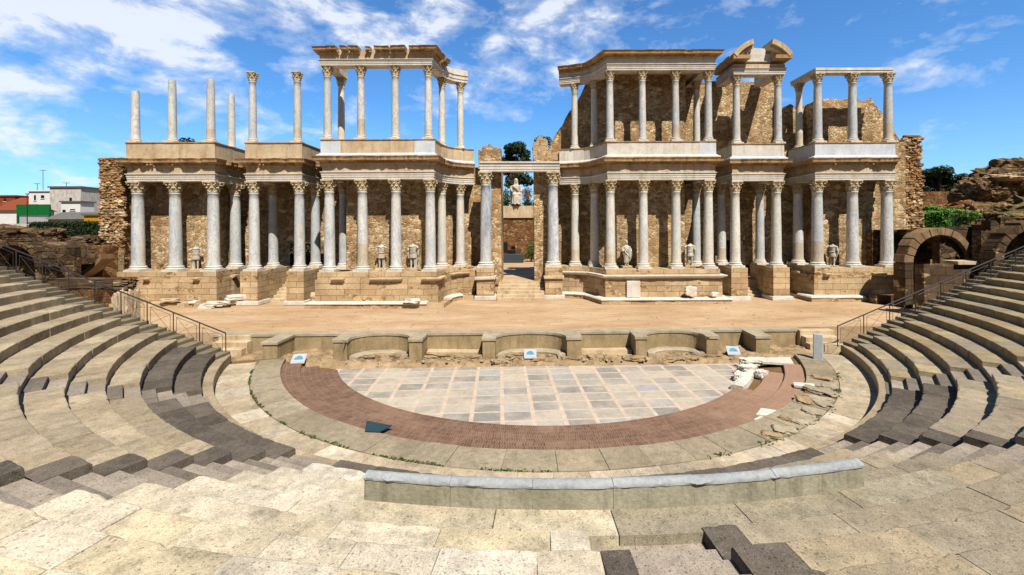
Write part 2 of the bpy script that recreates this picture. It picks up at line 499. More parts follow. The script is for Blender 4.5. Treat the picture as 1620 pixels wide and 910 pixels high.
def mat_brick():
    k = NT('narrow radial brick', .93, .1)
    b = k.n('ShaderNodeTexBrick'); k.l(k.uv(), b.inputs['Vector'])
    b.inputs['Scale'].default_value = 1; b.inputs['Brick Width'].default_value = .075; b.inputs['Row Height'].default_value = .24
    b.inputs['Mortar Size'].default_value = .008; b.inputs['Mortar Smooth'].default_value = .3
    b.inputs['Color1'].default_value = lin('#6e5142'); b.inputs['Color2'].default_value = lin('#8b6c59'); b.inputs['Mortar'].default_value = lin('#9d8471')
    c = k.scale_col(b.outputs['Color'], .72, 1.2, k.noise(k.pos(), 1.2, 6, .7))
    c = k.mix(k.ramp(k.noise(k.pos(), .7, 5), [(.5, 0.0), (.72, .5)]), c, '#a98a72')
    sx = k.n('ShaderNodeSeparateXYZ'); k.l(k.pos(), sx.inputs[0])
    pale = k.ramp(k.math('ADD', k.math('MULTIPLY', sx.outputs[0], .07), k.math('MULTIPLY', k.noise(k.pos(), .8, 5), .5)), [(.55, 0.0), (.95, .5)])
    c = k.mix(pale, c, '#c6a083')
    c = k.scale_col(c, .8, 1.15, k.noise(k.pos(), 30, 4))
    k.color(c); k.bump(b.outputs['Fac'], -.6, .02)
    return k.m
M['brick'] = mat_brick()
def mat_pavement():
    k = NT('marble paving', .5, .35)
    # cells: fine bands between marble slabs, laid a few degrees off square
    uv = k.mapv(k.uv(), (1 / 1.09, 1 / .80, 1), (0, 0, 0))
    sep = k.n('ShaderNodeSeparateXYZ'); k.l(uv, sep.inputs[0])
    fx = k.math('FRACT', sep.outputs[0]); fy = k.math('FRACT', sep.outputs[1])
    bx = k.math('LESS_THAN', fx, .135); by = k.math('LESS_THAN', fy, .13)
    band = k.math('MAXIMUM', bx, by)
    cell = k.n('ShaderNodeCombineXYZ'); k.l(k.math('FLOOR', sep.outputs[0]), cell.inputs[0]); k.l(k.math('FLOOR', sep.outputs[1]), cell.inputs[1])
    wn = k.n('ShaderNodeTexWhiteNoise', noise_dimensions='3D'); k.l(cell.outputs[0], wn.inputs['Vector'])
    slab = k.ramp(wn.outputs['Value'], [(0, '#9b9790'), (.2, '#aaa49a'), (.36, '#bcb3a4'), (.55, '#cabda8'), (.7, '#b3b3b2'), (.85, '#d3c5ac'), (1, '#a19b92')])
    off = k.mix(1, k.mapv(k.uv(), (1, 1, 1)), k.mix(1, wn.outputs['Color'], (9, 9, 9, 1), 'MULTIPLY'), 'ADD')
    v = k.noise(off, 2.6, 8, .7, 1.6)
    slab = k.scale_col(slab, .68, 1.2, v)
    wear = k.ramp(k.noise(k.uv(), .55, 6, .7), [(.45, 0.0), (.66, .75)])
    slab = k.mix(wear, slab, '#d9cab4')
    bandc = k.ramp(k.noise(k.uv(), 3, 5), [(.3, '#cdb199'), (.7, '#e2d2be')])
    c = k.mix(band, slab, bandc)
    dirt = k.ramp(k.noise(k.uv(), 4.5, 6, .75), [(.56, 0.0), (.72, .45)])
    c = k.mix(dirt, c, '#8f7652')
    c = k.scale_col(c, .85, 1.1, k.noise(k.uv(), 25, 4))
    k.color(c); k.bump(k.math('ADD', k.math('MULTIPLY', band, .3), v), .3, .012)
    return k.m
M['pavement'] = mat_pavement()
M['wallstage'] = mat_stone('grey tan plastered stage wall', '#94815f', '#bda67d', '#54462f', .4)
M['coping'] = mat_stone('grey coping', '#a3957c', '#c6b79c', '#6a5d48', .4, False)
M['metal'] = mat_flat('grey steel rail', '#5d5a5c', .45, .5, .8)
M['parapet_top'] = mat_stone('grey worn marble with painted sky tint', '#979c9e', '#b9bcbb', '#77756b', .4, False)  # blue of the reflected sky painted into the top's colour
M['parapet'] = mat_stone('lichen grey stone', '#8f8a74', '#b5ae97', '#544e3c', .6, True)
M['leaf_dark'] = mat_leaf('dark foliage', '#16240f', '#263818', '#3a4e22')
M['leaf_mid'] = mat_leaf('green foliage', '#2c4415', '#456420', '#5d7a2c')
M['leaf_bright'] = mat_leaf('bright hedge leaves', '#4f7d24', '#6b9a34', '#86b448')
M['leaf_autumn'] = mat_leaf('orange shrub leaves', '#7d3a18', '#a85a24', '#8f7a30')
M['bark'] = mat_stone('bark', '#4a3826', '#6b543a', '#2a1f14', .5)
M['stucco'] = mat_flat('white stucco', '#ecebe6', .9, .1, 0, .08, .6)
M['stucco_stain'] = mat_stone('stained white render', '#c4bcae', '#e4dfd5', '#5b5145', .6)
M['roof'] = mat_flat('red roof tile', '#8e4a30', .9, .1, 0, .25, 3)
M['roof_grey'] = mat_flat('grey roof', '#6f6d68', .9, .1, 0, .2, 2)
M['ochre'] = mat_flat('yellow ochre wall', '#c58f22', .9, .1)
M['green_tarp'] = mat_flat('green netting', '#116b33', .7, .2, 0, .2, 2)
M['dark_glass'] = mat_flat('dark window opening', '#1b1d20', .3, .5)
M['panel_frame'] = mat_flat('pale panel frame', '#b9c0c2', .4, .4)
M['panel_blue'] = mat_flat('blue printed panel', '#5f97ad', .3, .5, 0, .3, 9)
M['teal'] = mat_flat('dark teal panel', '#1d4450', .4, .4, 0, .15, 3)
M['tank'] = mat_flat('dark slate', '#3b4648', .6, .3)
M['black'] = mat_flat('black iron', '#141414', .5, .4)
M['weed'] = mat_leaf('weeds', '#3f5220', '#566a2a', '#6d7a38')

# ================================================================== CAVEA (seating) and ORCHESTRA
C = (.68, 25.26)
R2, TR, Z2, RI = 15.546, .795, -.054, .318
def rr(n): return R2 + TR * (n - 2)
def zz(n): return Z2 + RI * (n - 2)
NROW = 16
STAIRS = [R_(-47.3), R_(-22.0), R_(2.45), R_(27.0), R_(52.3)]
HW = .76
def end_left(r, Y=19.65): return -math.acos(max(-1, min(1, (C[1] - Y) / r)))
def yright(x): return 20.8 + .20 * (x - 15.2)
def end_right(r, dy=0):
    a = 1.2
    for _ in range(30):
        a = math.acos(max(-1, min(1, (C[1] - yright(C[0] + r * math.sin(a)) - dy) / r)))
    return a
ORD = ['zeroth', 'lowest', 'second', 'third', 'fourth', 'fifth', 'sixth', 'seventh', 'eighth', 'ninth', 'tenth', 'eleventh', 'twelfth', 'thirteenth', 'fourteenth', 'fifteenth', 'sixteenth']
WEDGE = ['in the wedge by the left handrail', 'between the two left stairways', 'in the cream wedge left of centre',
         'in the grey wedge right of centre', 'between the two right stairways', 'in the wedge by the right handrail']
def L4(h): return lin(h)[:3]
def jitc(c, a, b):
    f = rs.uniform(a, b); return tuple(x * f for x in c)
rs = random.Random(11)
PAL = {
    'cream': [L4('#dccdae'), L4('#e0d2b6'), L4('#d9c9a8'), L4('#e4d8c0'), L4('#ded0b2'), L4('#dbccae'), L4('#e1d4b9'), L4('#d6c5a0')],
    'olive': [L4('#b4a384'), L4('#b9a88a'), L4('#ae9c7e'), L4('#bcaa8b'), L4('#b1a084')],
    'green': [L4('#a0937b'), L4('#a6977e'), L4('#989078'), L4('#ab9a7c'), L4('#a2957d'), L4('#a89a80')],
    'dark': [L4('#665c51'), L4('#6f6559'), L4('#5c5349')],
    'tanr': [L4('#a99672'), L4('#b4a27c'), L4('#a08e6c'), L4('#9c8f78')],
}
WORDS = {'cream': 'pale cream', 'olive': 'olive tan', 'green': 'green-grey', 'dark': 'dark speckled granite', 'tanr': 'grey tan'}
def palette(w, n):
    if w in (0, 1): return 'dark' if n in (2, 3) else 'olive'
    if w == 2: return 'cream' if n > 2 else 'dark'
    if w == 3: return 'dark' if n == 2 else 'green'
    if w == 4: return 'dark' if n in (2, 3) else 'green'
    return 'tanr'
rs = random.Random(11)
for w in range(6):
    for n in range(2, NROW):
        r0, r1 = rr(n), rr(n + 1) + .05
        rm = rr(n) + .4
        a0 = end_left(r0) if w == 0 else STAIRS[w - 1] + HW / rm
        a1 = end_right(r0) if w == 5 else STAIRS[w] - HW / rm
        pal = palette(w, n)
        mb = MB(); z1 = zz(n); zb = zz(n - 1) - .03
        ends = []
        if n > 3 and w == 1: ends.append((a1 - rs.uniform(.55, .8) / rm, a1)); a1 = ends[-1][0]
        if n > 2 and w in (3, 4): ends.append((a0, a0 + rs.uniform(.45, .7) / rm)); a0 = ends[-1][1]
        mb.mi = 1
        for ea, eb in ends:
            mb.col = jitc(rs.choice(PAL['dark']), .92, 1.08)
            mb.arc(C, [(r0, zb), (r0, z1 - .02), (r0 + .02, z1 + .006), (r1, z1 + .006), (r1, zb)], ea + .003 / rm, eb - .003 / rm, 7, .004, rs, (1, 2))
        mb.mi = 0
        a = a0
        base = (1.2 if pal != 'dark' else 1.0)
        while a < a1 - 1e-4:
            la = rs.uniform(.75, 1.35) * base / rm
            b = a + la
            if a1 - b < .45 / rm: b = a1
            dz = rs.uniform(-.008, .008); dr = rs.uniform(-.018, .012)
            mb.col = rs.choice(PAL['dark' if rs.random() < .03 and w in (3, 4) else pal])
            f = rs.uniform(.93, 1.08); mb.col = tuple(c * f for c in mb.col)
            g = rs.uniform(.002, .006) / rm
            mb.arc(C, [(r0 + dr, zb), (r0 + dr, z1 + dz - .022), (r0 + dr + .006, z1 + dz - .007), (r0 + dr + .022, z1 + dz), (r1, z1 + dz), (r1, zb)], a + g, b - g, max(2, int((b - a) * rm / (.09 if w in (2, 3) or n < 6 else .2))), .003, rs, (1, 2, 3))
            a = b
        o = mb.build('bench_row', [M['granite' if pal == 'dark' else 'slab'], M['granite']])
        tag(o, f"{WORDS[pal]} bench, {ORD[n]} row up, {WEDGE[w]}", 'stone bench', 'curved stone bench rows', 'thing')
# earth core below the benches (one stepped solid, just under the slabs)
mb = MB()
prof = [(rr(2) + .03, -1.6)]
for n in range(2, NROW):
    prof += [(rr(n) + .03, zz(n) - .26), (rr(n + 1) + .03, zz(n) - .26)]
prof += [(rr(NROW) + .03, -1.6)]
mb.arc(C, prof, -1.28, 1.36, 60)
o = mb.build('hillside_terrain', M['earth']); tag(o, kind='structure')
# the lowest kerb, a narrow ring in front of the benches
def kerb(a0, a1, lab):
    mb = MB(); a = a0
    while a < a1 - 1e-4:
        b = min(a1, a + rs.uniform(1.2, 2.0) / 15.3)
        mb.col = jitc(L4('#b3a081'), .9, 1.1)
        dz = rs.uniform(-.006, .006)
        mb.arc(C, [(15.17, -.9), (15.17, -.37 + dz), (15.19, -.35 + dz), (R2 + .05, -.35 + dz), (R2 + .05, -.9)], a + .0003, b - .0003, 5)
        a = b
    o = mb.build('stone_kerb', M['slab'])
    tag(o, lab, 'kerb', 'low stone kerbs at the foot of the seating', 'thing')
kerb(end_left(15.3, 20.5), STAIRS[1] - .05, 'narrow low stone kerb at the foot of the left benches')
kerb(STAIRS[3] + .05, end_right(15.3, .9), 'narrow low stone kerb at the foot of the right benches')
kerb(STAIRS[1] - .05, STAIRS[3] + .05, 'narrow low stone kerb below the benches in the middle')
# radial stairways
SN = ['between the far-left and left wedges', 'between the left wedge and the cream wedge', 'in the middle, running past the low parapet', 'between the green-grey wedge and the right wedge', 'between the right and far-right wedges']
for i, a in enumerate(STAIRS):
    ta = (math.cos(a), math.sin(a)); rd = (math.sin(a), -math.cos(a))
    P = lambda r: (C[0] + rd[0] * r, C[1] + rd[1] * r)
    st = thing('radial_stairway', f"narrow speckled stone stairway climbing the seating {SN[i]}", 'stairway', (*P(15.4), -.75), 'radial stairways through the seating')
    for n in range(1, NROW):
        r0 = R2 - .36 if n == 1 else rr(n); z = -.35 if n == 1 else zz(n)
        rmid = r0 + (.18 if n == 1 else .41); r1 = (R2 if n == 1 else rr(n + 1)) + .03
        for part_, (ra, rb, zt) in enumerate(((r0 - .004, rmid + .03, z - .159), (rmid, r1, z))):
            mb = MB()
            if part_ == 0: q = rs.choice(['#ab9d8a', '#b3a592', '#a29482'])
            else: q = rs.choice(['#7d7365', '#8a7f70', '#a09383', '#766c5f'])
            mb.col = jitc(L4(q), .92, 1.08)
            e = rs.uniform(-.012, .012)
            mb.obox(P((ra + rb) / 2), ta, 2 * HW - .015, rb - ra, zt - .42, zt + .003 + e * .3)
            mb.build('step' if part_ else 'half_step', M['granite'], st, bevel=.012)
        if i == 2 and n > 7:
            mb = MB(); mb.col = jitc(L4('#655b50'), .9, 1.05)
            c = P((r0 + r1) / 2); mb.obox((c[0] - ta[0] * .58, c[1] - ta[1] * .58), ta, .34, r1 - r0 - .02, z - .3, z + .012)
            mb.build('side_block', M['granite'], st, bevel=.015)
# low rounded parapet in front of the middle seats
pa = thing('stone_parapet', 'low curved grey stone parapet with rounded sky-tinted top in front of the middle seats', 'parapet', (C[0], C[1] - 18.9, 1.2), None)
mb = MB(); mc = MB(); aa = R_(-9.2); k = 0
while aa < R_(13.2):
    bb = min(R_(13.3), aa + rs.uniform(1.1, 1.3) / 19)
    if R_(13.3) - bb < .05: bb = R_(13.3)
    dz = rs.uniform(-.012, .012) - .03
    f = rs.uniform(.9, 1.1); mb.col = (f, f, f)
    mb.arc(C, [(18.95, 1.15), (18.95, 1.86 + dz), (19.085, 1.86 + dz), (19.10, 1.5), (19.10, 1.15)], aa + .00012, bb - .00012, 8, .004, rs)
    pr = [(18.94, 1.85 + dz), (18.94, 1.89 + dz), (18.955, 1.92 + dz), (18.985, 1.935 + dz), (19.03, 1.935 + dz), (19.07, 1.92 + dz), (19.095, 1.885 + dz), (19.098, 1.85 + dz)]
    mc.arc(C, pr, aa + .00012, bb - .00012, 14, .006, rs, (5, 6))
    aa = bb
mb.build('wall_face', M['parapet'], pa); mc.build('rounded_top', M['parapet_top'], pa, smooth=50)
# platform slabs behind the parapet
mb = MB(); aa = R_(-9.6)
while aa < R_(13.6):
    bb = aa + rs.uniform(1.5, 2.2) / 19.2
    mb.col = jitc(L4('#a89d84' if aa > 0 else '#d2c4a4'), .92, 1.08)
    mb.arc(C, [(19.0, 1.0), (19.0, 1.522), (rr(7) + .1, 1.522), (rr(7) + .1, 1.0)], aa + .0004, bb - .0004, 5)
    aa = bb
o = mb.build('threshold_slab', M['slab'])
tag(o, 'tan stone threshold slabs along the back foot of the low parapet', 'stone slab', None, 'thing')

# rings round the orchestra ------------------------------------------------
def ring_slabs(name, r0, r1, a0f, a1f, L, z, cols, mat, dzj=.006, gap=.008, skip=None):
    mb = MB(); a = a0f(r1); A1 = a1f(r1); rm = (r0 + r1) / 2
    while a < A1 - 1e-4:
        b = min(A1, a + rs.uniform(.8, 1.25) * L / rm)
        if not (skip and skip(a)):
            mb.col = jitc(L4(rs.choice(cols)), .88, 1.1)
            dz = rs.uniform(-dzj, dzj); g = gap / rm / 2
            mb.arc(C, [(r0, z - .3), (r0, z + dz - .012), (r0 + .012, z + dz), (r1, z + dz), (r1, z - .3)], a + g, b - g, max(2, int((b - a) * rm / .4)), .006, rs)
        a = b
    o = mb.build(name, mat); tag(o, kind='structure'); return o
eL = lambda Y: (lambda r: end_left(r, Y))
eR = lambda Y: (lambda r: math.acos((C[1] - Y) / r))
ring_slabs('pale_ring_path', 14.02, 15.2, eL(20.3), eR(21.3), .85, -.75, ['#cbb898', '#d0bfa2', '#c4b191', '#d6c7ab', '#c8b596'], M['slab'])
ring_slabs('grey_ring_path', 12.9, 14.0, eL(20.9), eR(21.3), 1.3, -.742, ['#ab9c80', '#b0a286', '#a6977b', '#b4a68a'], M['slab'], .012, .014, lambda a: R_(20) < a < R_(56) and rs.random() < .28)
mb = MB(); mb.arc(C, [(10.7, -1.6), (10.7, -1.22), (12.9, -.9), (13.0, -.785), (15.6, -.785), (15.6, -1.6)], -1.28, 1.3, 50)
o = mb.build('orchestra_ground', M['earth']); tag(o, kind='structure')
# brick steps
ring_uv = lambda co, n: (math.atan2(co.x - C[0], C[1] - co.y) * 12.0, math.hypot(co.x - C[0], C[1] - co.y) + (co.z if abs(n.z) < .5 else 0))
bs = thing('brick_steps', 'low curved reddish brick steps round the marble floor', 'brick steps', (C[0], C[1] - 11.8, -1.2))
for (r0, r1, z, yl, ar) in ((12.12, 12.95, -.86, 20.75, R_(67)), (11.36, 12.17, -.975, 20.45, R_(61)), (10.6, 11.41, -1.09, 20.2, R_(48))):
    mb = MB()
    mb.arc(C, [(r0, -1.5), (r0, z - .015), (r0 + .02, z), (r1, z), (r1, -1.5)], end_left(r1, yl), ar, 90, .006, rs)
    mb.build('step', M['brick'], bs, uvf=ring_uv)
# marble floor
mb = MB(); pts = []
a0, a1 = end_left(10.66, 21.0), math.acos((C[1] - 21.6) / 10.66)
for k in range(81):
    a = a0 + (a1 - a0) * k / 80
    pts.append((C[0] + 10.66 * math.sin(a), C[1] - 10.66 * math.cos(a)))
mb.prism(pts, -1.5, -1.2)
ca, sa = math.cos(R_(3.5)), math.sin(R_(3.5))
o = mb.build('orchestra_floor', M['pavement'], uvf=lambda co, n: (co.x * ca + co.y * sa, -co.x * sa + co.y * ca))
tag(o, kind='structure')
# marble rim and broken lumps on the right
mb = MB(); mb.col = (1, 1, 1)
mb.arc(C, [(10.45, -1.4), (10.45, -1.0), (10.62, -.96), (10.95, -.96), (10.95, -1.4)], R_(47), R_(61), 16, .01, rs)
o = mb.build('marble_kerb', M['white']); tag(o, 'curved white marble kerb on the right edge of the paved floor', 'kerb', None, 'thing')
def rock(name, lab, cat, px, py, z, size, mat, seed, group=None, amp=.3, rz=0, flat=.6, sub=3):
    D = (px - PX) * SL + py - PY; Y = FOC * (CZ - z) / D; X = ((px - PX) - (py - PY) * SL) * Y / FOC
    mb = MB(); rock_mb(mb, (X, Y, z + size[2] * flat), size, seed, sub + 1, amp, flat, 1.4, rz, True, .78)
    o = mb.build(name, mat, smooth=28); return tag(o, lab, cat, group, 'thing')
G1 = 'broken marble lumps at the end of the brick steps'
rock('marble_block', 'largest broken white marble lump at the right end of the brick steps', 'marble block', 1182, 590, -1.1, (.45, .32, .24), M['white'], 3, G1, .25, .3)
rock('marble_block', 'cracked white marble lump nearest the curved marble kerb', 'marble block', 1170, 600, -1.15, (.34, .24, .2), M['white'], 5, G1, .25, 1)
rock('marble_block', 'white marble lump touching the dark brick step edge', 'marble block', 1205, 597, -1.1, (.3, .2, .22), M['white'], 8, G1, .2, .5)
rock('marble_block', 'flat white marble lump behind the other broken lumps', 'marble block', 1192, 577, -1.05, (.7, .3, .22), M['white'], 9, G1, .2, .1)
def flat_slab(name, lab, cat, quad, z, th, mat, group=None, col=(1, 1, 1)):
    pts = []
    for px, py in quad:
        D = (px - PX) * SL + py - PY; Y = FOC * (CZ - z) / D
        pts.append((((px - PX) - (py - PY) * SL) * Y / FOC, Y))
    mb = MB(); mb.col = col; mb.prism(pts, z - th, z)
    o = mb.build(name, mat, bevel=.012); return tag(o, lab, cat, group, 'thing')
G2 = 'white marble slabs lying on the brick steps'
flat_slab('marble_slab', 'white marble slab with pointed corner, upper of two beside the broken ring', 'marble slab', [(1196, 655), (1204, 645), (1236, 650), (1228, 659)], -.82, .1, M['white'], G2)
flat_slab('marble_slab', 'lower of two white marble slabs lying beside the broken ring', 'marble slab', [(1192, 663), (1202, 658), (1228, 662), (1214, 669)], -.82, .1, M['white'], G2)
flat_slab('marble_slab', 'small white marble slab alone on the outer brick step', 'marble slab', [(1135, 684), (1150, 679), (1168, 683), (1152, 690)], -.82, .1, M['white'], G2)
flat_slab('marble_slab', 'long white marble slab closing the right end of the brick ring', 'marble slab', [(1204, 566), (1206, 572), (1256, 575), (1250, 565)], -.80, .12, M['white'], G2)
flat_slab('marble_slab', 'thin white marble slab across the grey ring on the right', 'marble slab', [(1254, 604), (1256, 609), (1290, 614), (1288, 607)], -.725, .1, M['white'], G2)
G3 = 'loose grey stones on the broken part of the ring'
spots = [(1300, 600), (1288, 618), (1308, 622), (1272, 634), (1302, 640), (1285, 652), (1250, 664), (1312, 612), (1240, 682), (1222, 690), (1268, 668), (1296, 632)]
locs = ['nearest the upright panel', 'beside the thin marble slab', 'on the outer edge below the upright panel', 'on the inner edge of the broken ring', 'in the middle of the broken ring', 'at the front of the broken ring', 'beside the pointed marble slab',
        'second from the upright panel on the outer edge', 'below the two paired marble slabs', 'lowest, toward the low parapet', 'between the broken ring and pale path', 'among the crumbled fill of the ring']
for q, ((x, y), lc) in enumerate(zip(spots, locs)):
    rock('ring_stone', f"flat grey-brown stone {lc}", 'stone', x, y, -.76, (rs.uniform(.3, .5), rs.uniform(.2, .32), rs.uniform(.05, .08)), M['coping'] if q % 3 else M['rubble_earth'], 20 + q, G3, .3, rs.uniform(0, 3), .5)
# weeds along the joint between the rings
mb = MB(); rw = random.Random(4)
for k in range(900):
    a = rw.uniform(end_left(14, 20.6), .0) if rw.random() < .7 else rw.uniform(.3, 1.1)
    dens = mn.noise((a * 14, 2, 0))
    if dens < -.05: continue
    r = 14.01 + rw.gauss(0, .022 if a < 0 else .07)
    x, y = C[0] + r * math.sin(a), C[1] - r * math.cos(a)
    h = rw.uniform(.02, .07); t = rw.uniform(0, PI); w = rw.uniform(.01, .03)
    dx, dy = math.cos(t) * w, math.sin(t) * w
    i = mb.add([(x - dx, y - dy, -.752), (x + dx, y + dy, -.752), (x + rw.gauss(0, .03) + dx, y + rw.gauss(0, .03), -.752 + h), (x + rw.gauss(0, .03) - dx, y + rw.gauss(0, .03), -.752 + h * .9)])
    mb.face([i, i + 1, i + 2, i + 3])
o = mb.build('weeds', M['weed'], recalc=False); tag(o, 'thin green weeds growing in the joint between the ring slabs', 'weeds', None, 'stuff')

# stage front wall (pulpitum) ------------------------------------------------
def yt(x): return .023 * x
def FR(pts): return [(x, y + yt(x)) for x, y in pts]
YB, YF = 23.2, 21.95
def niche(xa, xb, n=14):
    cx = (xa + xb) / 2; rx = (xb - xa) / 2; ry = YB - YF - .08
    return [(cx - rx * math.cos(PI * k / n), YF + .08 + ry * math.sin(PI * k / n) ** .8) for k in range(n + 1)]
out = [(-16.2, YB), (-8.95, YB)] + niche(-8.87, -5.82) + [(-5.2, YF + .08), (-5.2, YB - .1), (-2.2, YB - .1), (-2.2, YF + .08)] + niche(-1.6, 2.0) + \
      [(2.69, YF + .08), (2.69, YB - .1), (5.44, YB - .1), (5.44, YF + .08)] + niche(5.98, 9.0) + [(9.1, YB), (14.6, YB)]
sw = thing('stage_front_wall', 'low stage front wall with alternating curved and square niches', 'wall', (0, 22.6, -1.2))
mb = MB(); mb.prism(FR(out + [(14.6, 23.75), (-16.2, 23.75)]), -1.3, -.1)
mb.build('niche_wall', M['wallstage'], sw)
mb = MB()
inner = FR(out)
tops, nr = resample(inner, 5)
mb.prism([(p[0] + q[0] * .04, p[1] + q[1] * .04) for p, q in zip(tops, nr)] + FR([(14.6, 23.8), (-16.2, 23.8)]), -.1, .012)
mb.build('coping', M['coping'], sw)
for (xa, xb, yf) in ((-9.52, -8.87, YF), (-5.82, -5.2, YF), (-2.2, -1.6, YF), (2.0, 2.69, YF), (5.44, 5.98, YF), (9.0, 9.55, YF), (-12.75, -12.05, YF - .35), (11.45, 12.15, YF - .1)):
    mb = MB(); x0, x1 = xa, xb
    t = yt((xa + xb) / 2)
    mb.box(x0 - .012, x1 + .012, yf + t, 23.5 + t, -1.3, -.13, .008, rs)
    p = mb.build('pier', M['wallstage'], sw, bevel=.02)
    mb = MB(); mb.box(x0 - .06, x1 + .06, yf - .05 + t, 23.55 + t, -.13, .03, .01, rs)
    mb.build('cap_slab', M['coping'], p, bevel=.02)
# curved white mouldings at the foot of the niches
for (xa, xb) in ((-8.8, -5.9), (-1.5, 1.95), (6.05, 8.95)):
    mb = MB(); pts = niche(xa + .05, xb - .05, 16)
    mb.sweep(FR(pts), [(-.02, -1.1), (.34, -1.1), (.36, -.93), (.28, -.86), (-.02, -.84)], .3)
    mb.build('niche_moulding', M['coping'], sw)
mb = MB(); rs2 = random.Random(5)
for xa, xb in ((-5.1, -2.3), (2.8, 5.35)):
    mb = MB(); mb.box(xa, xb, 22.55 + yt(xa), 23.1 + yt(xa), -1.2, -.82, .03, rs2)
    mb.build('niche_step', M['tan'], sw)
# rough footing of earth and broken masonry before the wall
mb = MB()
nx, ny = 300, 28
for j in range(ny + 1):
    for i in range(nx + 1):
        x = -16.5 + 31.5 * i / nx; y = 20.75 + (23.4 - 20.75) * j / ny
        e = (y - 21.35 - .28 * mn.noise((x * .8, 3, 0)) - .14 * mn.noise((x * 2.9, 1, 0))) / .10
        s_ = max(0, min(1, e))
        z = -1.24 + .2 * s_ + (.10 * mn.noise((x * 1.3, y * 1.9, 0)) + .07 * mn.noise((x * 3.6, y * 4.4, 3)) + .04 * mn.noise((x * 8, y * 8, 3))) * (.15 + s_)
        if abs(x - .4) > 9.8:
            t2 = min(1, (abs(x - .4) - 9.8) / .8); z += t2 * .2
        mb.v.append((x, y + yt(x), z))
for j in range(ny):
    for i in range(nx):
        q = j * (nx + 1) + i
        mb.face((q, q + 1, q + nx + 2, q + nx + 1))
o = mb.build('broken_ground', M['rubble_earth'], smooth=30, origin=(0, 22, -1.2)); tag(o, kind='structure')
rs3 = random.Random(9)
G4 = 'broken masonry lumps along the foot of the stage wall'
desc = ['below the left curved niche', 'below the left curved niche, nearer its pier', 'in front of the pier right of the left curved niche', 'before the left square niche', 'before the left square niche, by its right pier', 'left of the small iron grating', 'right of the small iron grating',
        'below the middle curved niche', 'below the right pier of the middle niche', 'before the right square niche', 'before the right square niche, by its right pier', 'below the right curved niche', 'beside the dark hole below the right curved niche', 'right of the right curved niche', 'between the right panel and the far-right pier', 'beside the left blue panel']
pxs = [585, 615, 655, 690, 745, 768, 822, 850, 905, 945, 1000, 1060, 1085, 1120, 1185, 505]
for dsc, px_ in zip(desc, pxs):
    rock('broken_masonry', f"lump of broken tan masonry {dsc}", 'masonry lump', px_ + rs3.uniform(-6, 6), 567 + rs3.uniform(-3, 3), -1.06, (rs3.uniform(.35, .75), rs3.uniform(.18, .3), rs3.uniform(.08, .15)), M['rubble_earth'], rs3.randint(0, 99), G4, .45, rs3.uniform(-.2, .2), .5)
# iron grating over the drain
g = thing('drain_grating', 'small dark iron grating over the drain in the middle', 'grating', (*at(793, 574, 21.6)[:2], -1.2))
mb = MB(); x0 = ax(776, 21.5); x1 = ax(811, 21.5)
mb.box(x0, x1, 21.42, 21.9, -1.22, -1.12); mb.build('pit', M['black'], g)
mb = MB()
for k in range(14):
    x = x0 + (x1 - x0) * (k + .5) / 14
    mb.box(x - .012, x + .012, 21.36, 21.92, -1.115, -1.06)
mb.build('bars', M['metal'], g)

# stage floor, garden floor, ground -------------------------------------------
mb = MB(); mb.prism(FR([(-30, 23.78), (30, 23.78), (30, 36.6), (-30, 36.6)]), -1.5, 0)
o = mb.build('stage_floor', M['sand']); tag(o, kind='structure')
mb = MB(); mb.prism([(-30, 35.5), (30, 35.5), (30, 75), (-30, 75)], -1.5, 1.25)
o = mb.build('garden_path', M['sand']); tag(o, kind='structure')
def ss(a, b, x):
    t = max(0, min(1, (x - a) / (b - a))); return t * t * (3 - 2 * t)
def gz(x, y):
    z = -1.62
    z += 6.9 * ss(-33, -46, x) * ss(26, 46, y)
    z += 7.0 * ss(33, 50, x) * ss(20, 42, y)
    z += 6.0 * ss(76, 110, y) * (1 - ss(33, 50, abs(x)))
    z += .5 * mn.noise((x * .06, y * .06, 0)) * ss(30, 50, max(abs(x), y))
    return z
mb = MB(); N = 90
def sp(k, n): 
    t = 2 * k / n - 1
    return 900 * math.copysign(abs(t) ** 2.6, t)
for j in range(N + 1):
    for i in range(N + 1):
        x, y = sp(i, N), sp(j, N) + 20
        mb.v.append((x, y, gz(x, y)))
for j in range(N):
    for i in range(N):
        q = j * (N + 1) + i; mb.face((q, q + 1, q + N + 2, q + N + 1))
o = mb.build('ground', M['earth'], smooth=60, origin=(0, 0, 0)); tag(o, kind='structure')

# steps from orchestra to stage ------------------------------------------------
def steps(name, lab, x0, x1, y0, n, rise, tread, z0, mat, group=None):
    st = thing(name, lab, 'steps', ((x0 + x1) / 2, y0, z0), group)
    for k in range(n):
        mb = MB(); mb.col = L4('#b39a72')
        mb.box(x0 + rs.uniform(-.05, .05), x1 + rs.uniform(-.05, .05), y0 + k * tread, y0 + (k + 1) * tread + .06, z0 - .3, z0 + (k + 1) * rise, .02, rs)
        mb.build('step', mat, st, bevel=.02)
    return st
GS = 'worn stone steps up to the stage'
steps('stage_steps', 'worn tan stone steps at the left end of the stage front', -15.9, -14.2, 22.0, 3, .27, .38, -.8, M['tan'], GS)
steps('stage_steps', 'worn tan stone steps at the right end of the stage front', 14.4, 16.1, 22.5, 3, .27, .38, -.8, M['tan'], GS)

